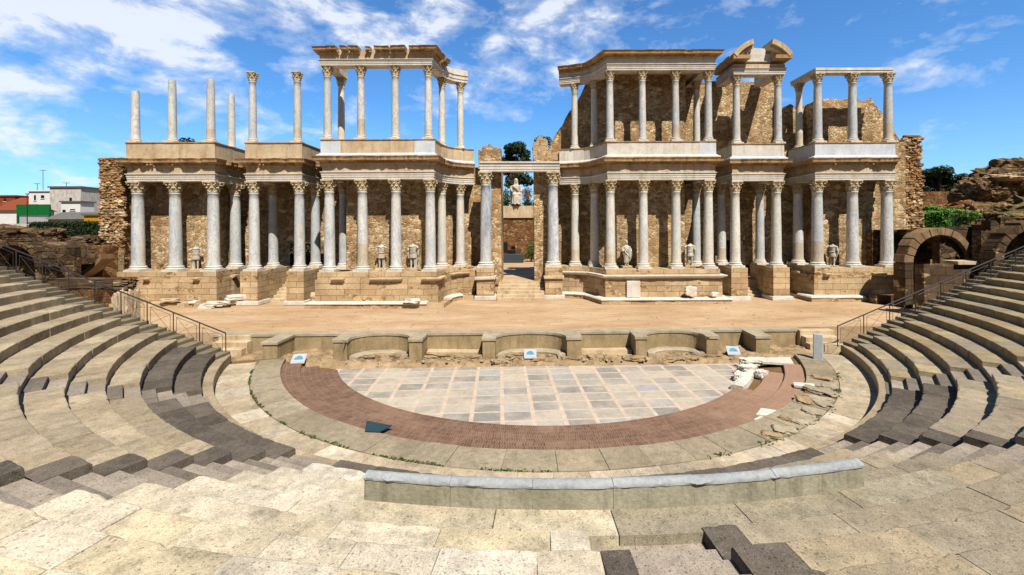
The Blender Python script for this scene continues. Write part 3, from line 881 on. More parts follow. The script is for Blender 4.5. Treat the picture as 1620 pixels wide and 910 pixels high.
# stairs at both ends of the seating, with their rails -------------------------
def end_stairs(side, lab):
    st = thing('end_stairway', lab, 'stairway', (side * 14.5, 20.2, -.8), 'stairways at the ends of the seating')
    for n in range(2, NROW):
        for h in (0, 1):
            if side < 0:
                a = end_left(rr(n)); x = C[0] + rr(n) * math.sin(a); y0, y1 = 19.62, 20.62
            else:
                a = end_right(rr(n)); x = C[0] + rr(n) * math.sin(a); y0 = yright(x) - .03; y1 = y0 + 1.0
            xo = x + side * (.0 if h == 0 else .42)
            z = zz(n) - (.159 if h == 0 else 0)
            mb = MB(); mb.col = jitc(L4('#8d8168'), .85, 1.1)
            mb.box(min(xo, xo + side * .5), max(xo, xo + side * .5), y0, y1, z - .6, z + .003, .006, rs)
            mb.build('step', M['slab'], st, bevel=.012)
    # solid flank below
    mb = MB()
    xa = C[0] + side * 14.6; pts = [(xa, -.9)]
    for n in range(2, NROW):
        a = end_left(rr(n)) if side < 0 else end_right(rr(n))
        x = C[0] + rr(n) * math.sin(a)
        pts += [(x + side * .05, zz(n) - .40)]
    pts += [(pts[-1][0], -.9)]
    y1 = 20.66 if side < 0 else None
    if side < 0: mb.slabxz(pts, 19.7, 20.6)
    else:
        n_ = len(pts); i0 = mb.add([(x, yright(x) + .0, z) for x, z in pts] + [(x, yright(x) + .95, z) for x, z in pts])
        mb.face([i0 + k for k in range(n_)]); mb.face([i0 + n_ + k for k in range(n_)][::-1])
        for k in range(n_):
            j = (k + 1) % n_; mb.face((i0 + k, i0 + n_ + k, i0 + n_ + j, i0 + j))
    mb.build('flank_wall', M['ashlar_grey'], st)
    return st
end_stairs(-1, 'half-height stone steps beside the left handrail, climbing from the stage')
end_stairs(1, 'half-height stone steps beside the right handrail, climbing from the stage')
def handrail(pts, npost, lab, foot):
    """pts: two ends of the sloping top rail"""
    A, B = Vector(pts[0]), Vector(pts[1])
    h = thing('handrail', lab, 'handrail', (A.x, A.y, foot(A)), 'steel handrails on the end stairways')
    mb = MB(); mb.tube([A, B], .032, 8); mb.build('top_rail', M['metal'], h, smooth=True)
    for k in range(npost):
        p = A.lerp(B, k / (npost - 1))
        mb = MB(); mb.tube([(p.x, p.y, p.z - 1.02), (p.x, p.y, p.z)], .022, 8); mb.build('post', M['metal'], h, smooth=True)
    for k in range(npost - 1):
        p, q = A.lerp(B, k / (npost - 1)), A.lerp(B, (k + 1) / (npost - 1))
        d = (q - p)
        mb = MB()
        for e in (.12, .88):
            s = p + d * e
            mb.tube([(s.x, s.y, s.z - .92), (s.x, s.y, s.z - .16)], .009, 6)
        for zo in (.16, .92):
            a, b = p + d * .12, p + d * .88
            mb.tube([(a.x, a.y, a.z - zo), (b.x, b.y, b.z - zo)], .009, 6)
        a, b = p + d * .12, p + d * .88
        mb.tube([(a.x, a.y, a.z - .92), (b.x, b.y, b.z - .16)], .007, 6)
        mb.tube([(a.x, a.y, a.z - .16), (b.x, b.y, b.z - .92)], .007, 6)
        mb.build('infill_panel', M['metal'], h)
a = at(357, 527, 20.5); b = at(-140, 331, 20.5)
handrail([a, b], 13, 'grey steel handrail with crossed bars on the left stairway', lambda p: p.z - 1)
a = at(1325, 516, 21.9); b = at(1760, 330, 23.0)
handrail([a, b], 12, 'grey steel handrail with crossed bars on the right stairway', lambda p: p.z - 1)

# information panels ------------------------------------------------------------
def lectern(px, py, Y, z, lab, rz):
    X = ax(px, Y)
    t = thing('information_panel', lab, 'information panel', (X, Y, z), 'slanted information panels before the stage', rz)
    w, d = .31, .23
    mb = MB(); i = mb.add([(X - w, Y - d, z + .12), (X + w, Y - d, z + .12), (X + w, Y + d, z + .42), (X - w, Y + d, z + .42), (X - w, Y - d, z + .07), (X + w, Y - d, z + .07), (X + w, Y + d, z + .37), (X - w, Y + d, z + .37)])
    for q in ((0, 1, 2, 3), (4, 7, 6, 5), (0, 4, 5, 1), (1, 5, 6, 2), (2, 6, 7, 3), (3, 7, 4, 0)): mb.face([i + k for k in q])
    mb.build('frame', M['panel_frame'], t)
    mb = MB(); e = .07
    i = mb.add([(X - w + e, Y - d * .75, z + .12 + .15 * .25 + .006 + .0), (X + w - e, Y - d * .75, z + .12 + .15 * .25 + .006), (X + w - e, Y + d * .75, z + .12 + .3 * .875 + .006), (X - w + e, Y + d * .75, z + .12 + .3 * .875 + .006)])
    mb.face([i, i + 1, i + 2, i + 3]); sh_ = mb.build('printed_sheet', M['panel_frame'], t, recalc=False)
    mb = MB(); pts_ = []
    for q in range(15):
        a_ = PI * q / 14; u_ = math.cos(a_) * .2; v_ = -.08 + math.sin(a_) * .2
        pts_.append((X + u_, Y + v_, z + .12 + .3 * (v_ + d) / (2 * d) + .011))
    i = mb.add(pts_); mb.face(range(i, i + 15)); mb.build('printed_picture', M['panel_blue'], sh_, recalc=False)
    mb = MB()
    for sx in (-.25, .25): mb.box(X + sx - .025, X + sx + .025, Y + .05, Y + .11, z - .1, z + .3)
    mb.build('stand', M['metal'], t)
lectern(472, 564, 21.0, -.95, 'slanted blue information panel beside the left brick step end', .15)
lectern(838, 560, 22.0, -1.05, 'slanted blue information panel in the middle curved niche', 0)
lectern(1159, 558, 22.4, -1.05, 'slanted blue information panel before the right end of the stage wall', -.15)
# dark panel lying by the brick ring
flat = flat_slab('floor_panel', 'dark teal panel lying tilted on the edge of the brick ring', 'panel', [(577, 682), (580, 665), (621, 673), (600, 683)], -.70, .03, M['teal'])
# upright marker slab on the right
X, Y = ax(1293, 20.7), 20.7
t = thing('upright_marker', 'upright pale grey marker slab where the right seating meets the ring', 'marker slab', (X, Y, -.75), None, -.5)
mb = MB(); mb.box(X - .19, X + .19, Y - .09, Y + .09, -.78, .44); mb.build('slab', M['panel_frame'], t, bevel=.03)


# ================================================================== STAGE BUILDING (scaenae frons)
ZP, ZC, ZE, ZU, ZT = 2.43, 8.93, 10.52, 11.73, 16.93
# ---- columns: shared meshes, one Empty per column
MESH = {}
def shared(key, make, mats, smooth=50):
    if key not in MESH:
        mb = MB(); make(mb)
        o = mb.build(key, mats, origin=(0, 0, 0), smooth=smooth)
        me = o.data; bpy.data.objects.remove(o); MESH[key] = me
    return MESH[key]
def part(name, me, parent, loc=(0, 0, 0), rz=0):
    o = bpy.data.objects.new(name, me); COL.objects.link(o)
    o.parent = parent; o.location = loc; o.rotation_euler = (0, 0, rz); ORG[o] = ORG[parent] + Vector(loc)
    return o
def mk_base(r, h):
    def f(mb):
        w = r * 1.42
        mb.box(-w, w, -w, w, 0, h * .34)
        mb.lathe([(r * 1.0, h * .34), (r * 1.36, h * .35), (r * 1.42, h * .44), (r * 1.36, h * .54), (r * 1.2, h * .58), (r * 1.16, h * .68), (r * 1.22, h * .74), (r * 1.27, h * .80), (r * 1.22, h * .88), (r * 1.08, h * .92), (r * 1.04, h)], seg=28)
    return f
def mk_shaft(r, h, broken=0):
    def f(mb):
        pr = [(r * 1.06, 0), (r * 1.06, h * .012), (r, h * .03)]
        for k in range(1, 13):
            t = k / 12; pr.append((r * (1 - .15 * t ** 1.6), h * (.03 + .94 * t)))
        if not broken: pr += [(r * .92, h * .975), (r * .92, h * .99), (r * .86, h)]
        mb.lathe(pr, seg=28)
        if broken:
            n = len(pr); rb = random.Random(int(h * 100))
            ph = rb.uniform(0, 6)
            for k in range(28):
                i = (n - 1) * 28 + k
                x, y, z = mb.v[i]
                a = 2 * PI * k / 28
                mb.v[i] = (x * .97, y * .97, z + .10 * math.sin(a + ph) + rb.uniform(-.04, .04))
    return f
def mk_cap(r, h):
    def f(mb):
        mb.lathe([(r * .98, 0), (r * 1.06, h * .03), (r * 1.0, h * .07), (r * .96, h * .10), (r * .98, h * .45), (r * 1.1, h * .72), (r * 1.3, h * .86)], seg=20)
        def leaf(a, z0, z1, w, out):
            n = 6; rows = []
            ca, sa = math.cos(a), math.sin(a)
            for k in range(n + 1):
                t = k / n
                rad = r * 1.02 + out * (t ** 2.2)
                z = z0 + (z1 - z0) * (math.sin(min(t, .92) * PI / 2) ** .9 if t < .92 else 1 - (t - .92) * 2.2)
                if t > .9: rad += out * .18
                ww = w * (1.0 - .12 * abs(t - .45) * 2) * (1 if t < .85 else .62)
                row = []
                for sgn, dep in ((-1, -.03), (-.5, .035), (0, .06), (.5, .035), (1, -.03)):
                    e = rad + dep * r * 1.4
                    row.append((ca * e - sa * ww * sgn, sa * e + ca * ww * sgn, z + (0.02 * h if abs(sgn) == .5 else 0)))
                rows.append(mb.add(row))
            # back to the bell for thickness
            for k in range(n):
                for q in range(4):
                    mb.face((rows[k] + q, rows[k] + q + 1, rows[k + 1] + q + 1, rows[k + 1] + q))
        for k in range(8): leaf(2 * PI * k / 8 + PI / 8, h * .08, h * .44, r * .33, r * .34)
        for k in range(8): leaf(2 * PI * k / 8, h * .25, h * .70, r * .30, r * .42)
        for k in range(4):
            a = PI / 4 + k * PI / 2
            ca, sa = math.cos(a), math.sin(a)
            # corner volutes with their stalks
            mb.tube([(ca * r * 1.05, sa * r * 1.05, h * .5), (ca * r * 1.25, sa * r * 1.25, h * .7), (ca * r * 1.55, sa * r * 1.55, h * .84)], [r * .10, r * .12, r * .1], 6)
            pts = []
            for q in range(9):
                t = q / 8 * 1.6 * PI
                e = r * (.17 - .012 * q)
                pts.append((ca * (r * 1.55 + e * math.cos(t - .5)), sa * (r * 1.55 + e * math.cos(t - .5)), h * .76 + e * math.sin(t - .5) * 1.2))
            mb.tube(pts, r * .075, 6)
            b = k * PI / 2
            rk = (math.cos(b) * r * 1.32, math.sin(b) * r * 1.32)
            mb.tube([(rk[0], rk[1], h * .80), (rk[0] * 1.06, rk[1] * 1.06, h * .92)], [r * .13, r * .1], 7)
        # concave abacus
        n = 6; poly = []
        W = r * 1.78
        for k in range(4):
            a = PI / 4 + k * PI / 2; b = a + PI / 2
            A = Vector((math.cos(a), math.sin(a))) * W * 1.03; B = Vector((math.cos(b), math.sin(b))) * W * 1.03
            for q in range(n):
                t = q / n; p = A.lerp(B, t) ; p = p * (1 - .13 * math.sin(PI * t)); poly.append((p.x, p.y))
        mb.prism(poly, h * .88, h)
    return f
def column(label, x, y, z, H, r, group, capital=True, broken=0, hb=None, hc=None, rz=0, base=True, mat='marble'):
    hb = hb or r * 1.0; hc = hc or r * 2.15
    c = thing('column', label, 'column', (x, y, z), group, rz)
    rk, Hk = round(r, 2), round(H, 2)
    if base: part('base', shared(f'base {rk}', mk_base(rk, hb), M['white']), c)
    else: hb = 0
    hs = Hk - hb - (hc if capital else 0)
    part('shaft', shared(f'shaft {rk} {hs:.2f} {broken}', mk_shaft(rk, hs, broken), M[mat]), c, (0, 0, hb), random.Random(x * 7 + z).uniform(0, 6))
    if capital: part('capital', shared(f'capital {rk}', mk_cap(rk * .92, hc), M['cap'], 60), c, (0, 0, hb + hs))
    return c

# column axis lines of the six bays (left to right)
BAY = {}
BAY['fl'] = dict(name='far-left bay', Y=32.15, px=[218.6, 277.7, 337.7], r=.415, yb=36.0)
BAY['nl'] = dict(name='left narrow bay', Y=32.4, px=[402.3, 474.0], r=.37, yb=36.2)
BAY['il'] = dict(name='wide bay left of the gateway', Y=31.4, px=[521.4, 573.7, 626.6, 680.9], r=.37, yb=36.0)
BAY['ir'] = dict(name='wide bay right of the gateway', Y=32.6, px=[965.7, 1017.7, 1069.4, 1120.6], r=.35, yb=36.6)
BAY['nr'] = dict(name='right narrow bay', Y=33.6, px=[1162.9, 1228.0], r=.36, yb=37.0)
BAY['fr'] = dict(name='far-right bay', Y=33.3, px=[1292.9, 1348.6, 1402.9], r=.40, yb=37.0)
for b in BAY.values(): b['X'] = [ax(p, b['Y']) for p in b['px']]
OF = ['first', 'second', 'third', 'fourth']
G_L, G_U = 'columns of the lower storey', 'columns of the upper storey'
LOOK = {'fl': 'thick pale grey', 'nl': 'pale grey', 'il': 'white veined', 'ir': 'creamy white', 'nr': 'greenish white', 'fr': 'bluish grey'}
for k, b in BAY.items():
    for i, x in enumerate(b['X']):
        column(f"{LOOK[k]} lower column, {OF[i]} from left in the {b['name']} front", x, b['Y'], ZP, ZC - ZP, b['r'], G_L, hb=.42, hc=.80, mat='marble_warm' if k in ('il', 'ir', 'nr') else 'marble')
# rear columns, lower
REAR = [('fl', 2), ('nl', 0), ('nl', 1), ('il', 0), ('ir', 3), ('nr', 0), ('nr', 1), ('fr', 0)]
for k, i in REAR:
    b = BAY[k]
    column(f"lower shaded rear column behind the {OF[i]} column of the {b['name']}", b['X'][i] + .02, b['Y'] + 2.4, ZP, ZC - ZP, b['r'] - .02, G_L, hb=.40, hc=.78)
# curved wings beside the gateway
EXL = [(-6.50, 34.0), (-5.25, 35.1)]
EXR = [(5.33, 34.7), (3.88, 35.4)]
for q, (p, t) in enumerate(zip(EXL, ('nearer the front corner', 'nearer the gateway'))):
    column(f"lower column on the curved wing left of the gateway, {t}", p[0], p[1], ZP, ZC - ZP, .34, G_L, hb=.40, hc=.76, mat='marble_warm')
for q, (p, t) in enumerate(zip(EXR, ('nearer the front corner', 'nearer the gateway'))):
    column(f"lower column on the curved wing right of the gateway, {t}", p[0], p[1], ZP, ZC - ZP, .34, G_L, hb=.40, hc=.76, mat='marble_warm')
# gateway columns on pedestals with the marble lintel
GX = (ax(768.6, 34.3), ax(875, 34.6)); GY = (34.3, 34.6)
for x, y, t in ((GX[0], GY[0], 'left'), (GX[1], GY[1], 'right')):
    column(f"tall white blue-veined column on the {t} side of the central gateway", x, y, ZP, 7.38, .44, 'tall gateway columns', hb=.46, hc=.95, mat='marble_bold')
mb = MB(); 
mb.sweep([(ax(759, 34), 34.4), (ax(886, 34), 34.6)], [(-.4, 9.83), (.36, 9.83), (.36, 10.0), (.39, 10.0), (.39, 10.22), (.42, 10.22), (.42, 10.44), (.5, 10.46), (.5, 10.58), (-.4, 10.58)], .4)
o = mb.build('gateway_lintel', M['white']); tag(o, 'long white marble lintel across the central gateway columns', 'lintel', None, 'thing')

# upper columns
UP = {'fl': [214.9, 273.4, 334.3], 'nl': [400.6, 471.4], 'il': [519, 572, 626.3, 678.6], 'ir': [965.7, 1017, 1069.4, 1121.4], 'nr': [1165.7, 1231.4], 'fr': [1294.3, 1349.4, 1405.7]}
for k, pxs in UP.items():
    b = BAY[k]; b['XU'] = [ax(p, b['Y']) for p in pxs]
    for i, x in enumerate(b['XU']):
        if k == 'fl':
            H = (3.85, 4.65, 4.65)[i]
            column(f"{('shorter', 'tall', 'tall')[i]} broken upper column without capital, {OF[i]} from the left", x, b['Y'], ZU, H, .285, G_U, False, 1, hb=.34)
        else:
            lk = 'free-standing' if k == 'nl' else 'slender'
            column(f"{lk} upper column, {OF[i]} from left in the {b['name']} front", x, b['Y'], ZU, ZT - ZU, .27 if k != 'fr' else .30, G_U, hb=.34, hc=.66, mat='marble_warm' if k in ('il', 'ir') else 'marble')
column('short broken upper column standing behind the far-left and narrow bays', ax(367, 34.4), 34.4, ZU - .1, 4.35, .26, G_U, False, 1, hb=.3)
for k, i in (('il', 0), ('ir', 3), ('fr', 0)):
    b = BAY[k]
    column(f"upper rear column behind the {OF[i]} column of the {b['name']}", b['XU'][i] + .02, b['Y'] + 2.3, ZU, ZT - ZU, .26, G_U, hb=.32, hc=.64, mat='marble_warm')
for p, t in zip(EXL, ('nearer the front corner', 'nearer the gateway')):
    column(f"upper column on the curved wing left of the gateway, {t}", p[0] + .05, p[1] - .05, ZU, ZT - ZU, .26, G_U, hb=.32, hc=.64, mat='marble_warm')
for p, t in zip(EXR, ('nearer the front corner', 'nearer the gateway')):
    column(f"upper column on the curved wing right of the gateway, {t}", p[0], p[1] - .05, ZU, ZT - ZU, .26, G_U, hb=.32, hc=.64, mat='marble_warm')

# ---- axis paths
def bx(k, upper=False): return BAY[k]['XU' if upper else 'X']
PATH = {
    'fl': [(bx('fl')[0] - .1, 33.6), (bx('fl')[0] - .1, 32.15), (bx('fl')[2], 32.15), (bx('fl')[2], 35.9)],
    'nl': [(bx('nl')[0], 35.9), (bx('nl')[0], 32.4), (bx('nl')[1], 32.4), (bx('nl')[1], 35.9)],
    'il': [(bx('il')[0], 35.9), (bx('il')[0], 31.4), (bx('il')[3], 31.4), (-6.72, 33.0), (-6.40, 34.0), (-5.9, 34.7), (-5.2, 35.15), (-4.3, 35.5)],
    'ir': [(2.75, 35.75), (3.88, 35.45), (4.75, 35.1), (5.33, 34.6), (5.8, 33.7), (bx('ir')[0], 32.6), (bx('ir')[3], 32.6), (bx('ir')[3], 36.6)],
    'nr': [(bx('nr')[0], 36.8), (bx('nr')[0], 33.6), (bx('nr')[1], 33.6), (bx('nr')[1], 36.8)],
    'fr': [(bx('fr')[0], 36.8), (bx('fr')[0], 33.3), (bx('fr')[2] + .35, 33.3)],
}
FILL = {  # ceiling / floor plan behind each axis path
    'fl': [(PATH['fl'][0][0], 36.8)] + PATH['fl'][1:3] + [(PATH['fl'][2][0], 36.8)],
    'nl': [(PATH['nl'][0][0], 36.8)] + PATH['nl'][1:3] + [(PATH['nl'][2][0], 36.8)],
    'il': [(PATH['il'][0][0], 36.8)] + PATH['il'][1:] + [(-4.3, 36.8)],
    'ir': [(2.75, 37.2)] + PATH['ir'][:-1] + [(PATH['ir'][-1][0], 37.2)],
    'nr': [(PATH['nr'][0][0], 37.4)] + PATH['nr'][1:3] + [(PATH['nr'][2][0], 37.4)],
    'fr': [(PATH['fr'][0][0], 37.4)] + PATH['fr'][1:3] + [(PATH['fr'][2][0], 37.4)],
}
def dentils(mb, path, o0, o1, z0, z1, w=.11, gap=.24, seed=0, miss=.15):
    rd = random.Random(seed); pts, nr = resample(path, gap)
    for p, q in zip(pts, nr):
        L = math.hypot(*q)
        if rd.random() < miss or L > 1.05: continue
        c = (p[0] + q[0] * (o0 + o1) / 2, p[1] + q[1] * (o0 + o1) / 2)
        mb.obox(c, (-q[1] / L, q[0] / L), w, (o1 - o0), z0, z1)
def entablature(key, name_label, path, z0, h, arch_mat, frieze_mat, ruin, seed, fill=None, cornice=True, frieze=True, hA=.34, top_ruin=0, pieces=None):
    z = z0; ha = h * hA; hf = h * .30; hc = h - ha - hf
    e = thing('entablature', name_label, 'entablature', (path[1][0], path[1][1], z0), 'entablatures over the columns')
    mb = MB()
    mb.sweep(path, [(-.40, z), (.36, z), (.36, z + ha * .27), (.385, z + ha * .28), (.385, z + ha * .56), (.41, z + ha * .57), (.41, z + ha * .82), (.47, z + ha * .9), (.47, z + ha), (-.40, z + ha)], .5, seed)
    mb.build('architrave', M[arch_mat], e)
    if frieze:
        mb = MB()
        zf = z + ha
        mb.sweep(path, [(-.39, zf - .01), (.37, zf - .01, ruin * .10), (.37, zf + hf, ruin * .12), (-.39, zf + hf)], .25, seed + 1)
        if cornice or not top_ruin: pass
        mb.build('frieze', M[frieze_mat], e)
    if cornice:
        mb = MB(); zc = z + ha + hf
        for q_, pc in enumerate(pieces or [path]):
            mb.sweep(pc, [(-.38, zc - .008), (.40, zc - .008), (.47, zc + hc * .12, ruin * .1), (.49, zc + hc * .36, ruin * .12), (.52, zc + hc * .42, ruin * .2), (.80, zc + hc * .50, ruin * .48, ruin * .05), (.82, zc + hc * .72, ruin * .55, ruin * .06), (.90, zc + hc * .97, ruin * .6, ruin * .07), (.70, zc + hc, ruin * .5, top_ruin), (-.38, zc + hc, 0, top_ruin)], .16, seed + 2 + q_)
        dentils(mb, path, .44, .60, zc + hc * .18, zc + hc * .38, .12, .25, seed, .1 + .35 * ruin)
        mb.build('cornice', M['cornice'], e)
    if fill:
        mb = MB(); mb.prism(fill, z + ha * .8, z + h - .06)
        mb.build('ceiling_slab', M['tan'], e)
    return e
RU = {'fl': .95, 'nl': .8, 'il': .5, 'ir': .25, 'nr': .55, 'fr': .6}
for s_, k in enumerate(PATH):
    entablature(k, f"lower carved stone entablature of the {BAY[k]['name']}", PATH[k], ZC, ZE - ZC, 'white', 'tan' if k not in ('ir',) else 'tan', RU[k], s_ * 5 + 1, FILL[k])
# recessed links between the bays
LINK = [('fl', 'nl', 36.0), ('nl', 'il', 36.0), ('ir', 'nr', 36.6), ('nr', 'fr', 36.8)]
for s_, (a, b, y) in enumerate(LINK):
    xa, xb = PATH[a][-1 if a != 'fr' else -1][0] + .5, PATH[b][0][0] - .5
    entablature('link', f"shaded recessed entablature right of the {BAY[a]['name']}", [(xa - .05, y), ((xa + xb) / 2, y), (xb + .05, y)], ZC, ZE - ZC, 'tan', 'tan', .7, 60 + s_ * 3)
# parapets carrying the upper columns
def parapet(k, path, colf, seed, mats=('tan', 'white'), lab='', moulded=True):
    p = thing('upper_parapet', lab, 'parapet', (path[1][0], path[1][1], ZE), 'parapets under the upper columns')
    mb = MB()
    mb.sweep(path, [(-.45, ZE), (.40, ZE), (.40, ZU - .09), (-.45, ZU - .09)], .6, seed); mb.build('panel_course', M[mats[0]], p)
    mb = MB()
    mb.sweep(path, [(-.46, ZU - .092), (.44, ZU - .092, .03), (.46, ZU - .05, .03), (.46, ZU, .04, .01), (-.46, ZU, 0, .01)], .3, seed + 1); mb.build('coping', M['cornice'], p)
    if moulded:
        mb = MB()
        mb.sweep(path, [(.38, ZE + .0), (.66, ZE + .005, .12), (.66, ZE + .10, .12), (.52, ZE + .17, .06), (.44, ZE + .24), (.38, ZE + .24)], .25, seed + 2); mb.build('base_moulding', M[mats[1]], p)
    return p
PL = {'fl': 'blocky tan parapet under the three broken columns of the far-left bay', 'nl': 'tan parapet under the two free-standing columns with capitals',
      'il': 'tan and bluish marble parapet of the wide bay left of the gateway', 'ir': 'pale smooth marble parapet of the wide bay right of the gateway',
      'nr': 'cream parapet under the broken pediment bay', 'fr': 'bluish white marble parapet of the far-right bay'}
MATS = {'fl': ('tan', 'tan'), 'nl': ('tan', 'tan'), 'il': ('tan', 'bluewhite'), 'ir': ('white', 'white'), 'nr': ('white', 'bluewhite'), 'fr': ('bluewhite', 'bluewhite')}
for s_, k in enumerate(PATH):
    p = parapet(k, PATH[k], None, 90 + s_ * 4, MATS[k], PL[k], k not in ('fl', 'nl'))
    if k in ('il', 'ir'):   # bluish marble corner blocks
        X = BAY[k]['X']; Y = BAY[k]['Y']
        rng = ((X[0] - .42, X[0] + .95), (X[3] - 1.0, X[3] + .42)) if k == 'il' else ((X[3] - .8, X[3] + .42),)
        for x0, x1 in rng:
            mb = MB(); mb.box(x0 - .006, x1 + .006, Y - .412, Y - .2, ZE + .24, ZU - .095); mb.build('marble_block', M['bluewhite'], p)
for s_, (a, b, y) in enumerate(LINK):
    xa, xb = PATH[a][-1][0] + .45, PATH[b][0][0] - .45
    parapet('link', [(xa, y), ((xa + xb) / 2, y), (xb, y)], None, 130 + s_ * 3, ('tan', 'tan'), f"low tan parapet in the recess right of the {BAY[a]['name']}", False)
# upper entablatures
def up(k): 
    b = BAY[k]; return b['XU'], b['Y']
X, Y = up('il')
pth = [(X[0], 34.0), (X[0], Y), (X[3], Y), (-6.72, 33.0), (-6.40, 34.0), (-5.9, 34.7), (-5.2, 35.1), (-4.75, 35.3)]
def cut(y, xs): return [[(a_, y), ((a_ + b_) / 2, y), (b_, y)] for a_, b_ in xs]
x_ = X[0]; L_ = X[3] - X[0]
PIECES = [[(x_, 33.4), (x_, Y), (x_ + L_ * .13, Y)]] + cut(Y, [(x_ + L_ * .17, x_ + L_ * .235), (x_ + L_ * .25, x_ + L_ * .345), (x_ + L_ * .41, x_ + L_ * .455), (x_ + L_ * .50, x_ + L_ * .64), (x_ + L_ * .655, x_ + L_ * .80)]) + [[(x_ + L_ * .835, Y), (X[3], Y), (-6.74, 32.7)], [(-6.68, 33.0), (-6.5, 33.7)]]
e1 = entablature('il', 'upper entablature with ragged brown cornice left of the gateway', pth[:4] + [(-6.5, 33.7)], ZT, 1.2, 'white', 'tan', .5, 201, None, True, True, .34, .06, PIECES)
mb = MB(); mb.sweep(pth[:4] + [(-6.5, 33.7)], [(-.37, ZT + .7), (.30, ZT + .7), (.30, ZT + 1.12, .05, .08), (-.37, ZT + 1.12, 0, .08)], .3, 44); mb.build('cornice_backing', M['tan'], e1)
mb = MB()
mb.sweep([(-6.53, 33.6), (-6.40, 34.0), (-5.9, 34.7), (-5.2, 35.1), (-4.75, 35.3)], [(-.40, ZT), (.37, ZT), (.37, ZT + .2), (.41, ZT + .2), (.41, ZT + .42), (.47, ZT + .5), (.40, ZT + .52), (.40, ZT + .95), (-.4, ZT + .95)], .3)
mb.build('curved_architrave', M['white'], e1)
X, Y = up('ir')
pth = [(2.75, 35.75), (3.88, 35.4), (4.75, 35.05), (5.33, 34.55), (5.8, 33.7), (X[0], Y), (X[3], Y), (X[3], 36.3)]
e2 = entablature('ir', 'complete upper entablature with crisp cornice right of the gateway', pth, ZT, 1.3, 'white', 'white', .18, 215, [(2.75, 36.6)] + pth[:-1] + [(X[3], 36.6)])
X, Y = up('nr')
pth = [(X[0], 36.3), (X[0], Y), (X[1], Y), (X[1], 36.3)]
e3 = entablature('nr', 'upper entablature under the broken curved pediment', pth, ZT, 1.0, 'white', 'tan', .4, 224, None, False, True, .46)
pe = thing('broken_pediment', 'curved stone pediment broken open in the middle over the narrow bay', 'pediment', ((X[0] + X[1]) / 2, Y, ZT + 1))
xc = (X[0] + X[1]) / 2; hwid = (X[1] - X[0]) / 2 + .6
Rr = hwid / math.sin(R_(56)); zc0 = ZT + 1.12 - Rr * math.cos(R_(56))
for s_, (a0, a1) in enumerate(((-56, -17), (16, 56))):
    mb = MB(); n = 12; poly = []
    for q in range(n + 1):
        a = R_(a0 + (a1 - a0) * q / n); poly.append((xc + Rr * math.sin(a), zc0 + Rr * math.cos(a) + .25))
    for q in range(n + 1):
        a = R_(a1 + (a0 - a1) * q / n); poly.append((xc + (Rr - .30) * math.sin(a), zc0 + (Rr - .30) * math.cos(a) + .18))
    mb.slabxz(poly, Y - .95, Y + .5)
    poly2 = []
    for q in range(n + 1):
        a = R_(a0 + (a1 - a0) * q / n); poly2.append((xc + (Rr - .28) * math.sin(a), zc0 + (Rr - .28) * math.cos(a) + .18))
    for q in range(n + 1):
        a = R_(a1 + (a0 - a1) * q / n); poly2.append((xc + (Rr - .48) * math.sin(a), zc0 + (Rr - .48) * math.cos(a) + .14))
    mb.slabxz(poly2, Y - .75, Y + .45)
    mb.build('curved_cornice', M['tan'], pe)
    mb = MB()
    x0 = xc + math.copysign(hwid, s_ - .5); x1 = xc + math.copysign(hwid * .42, s_ - .5)
    mb.box(min(x0, x1), max(x0, x1), Y - .92, Y + .5, ZT + 1.0, ZT + 1.28, .02, rs)
    mb.build('base_cornice', M['cornice'], pe)
    mb = MB()
    z1 = zc0 + (Rr - .45) * math.cos(R_(17))
    pts = [(x0 - math.copysign(.25, s_ - .5), ZT + 1.2), (x1, ZT + 1.2), (x1, z1), (xc + math.copysign(hwid * .62, s_ - .5), zc0 + (Rr - .4) * math.cos(R_(31)))]
    mb.slabxz(pts, Y - .35, Y + .35); mb.build('tympanum', M['tan'], pe)
mb = MB(); mb.box(xc - hwid * .42, xc + hwid * .42, Y - .3, Y + .3, ZT + .98, ZT + 1.55, .02, rs)
mb.slabxz([(xc - .62, ZT + 1.5), (xc + .62, ZT + 1.5), (xc + .48, ZT + 1.98), (xc - .5, ZT + 2.05)], Y - .22, Y + .25)
mb.build('middle_block', M['white'], pe)
# returns of the pediment cornice running back to the wall
mb = MB(); mb.sweep([(X[0], 36.4), (X[0], Y - .3)], [(-.3, ZT + 1.0), (-.3, ZT + 1.42), (.7, ZT + 1.42, .15, .05), (.62, ZT + 1.2), (.4, ZT + 1.0)], .3, 5); mb.build('side_cornice', M['cornice'], pe)
X, Y = up('fr')
e4 = thing('entablature', 'thin weathered marble beam on the upper columns of the far-right bay', 'entablature', (X[0], Y, ZT), 'entablatures over the columns')
mb = MB(); mb.sweep([(X[0], 36.1), (X[0], Y), (X[2] + .1, Y)], [(-.36, ZT), (.34, ZT), (.34, ZT + .16), (.38, ZT + .17), (.38, ZT + .36, .02, .02), (-.36, ZT + .38, 0, .03)], .35, 7)
mb.build('architrave', M['white'], e4)

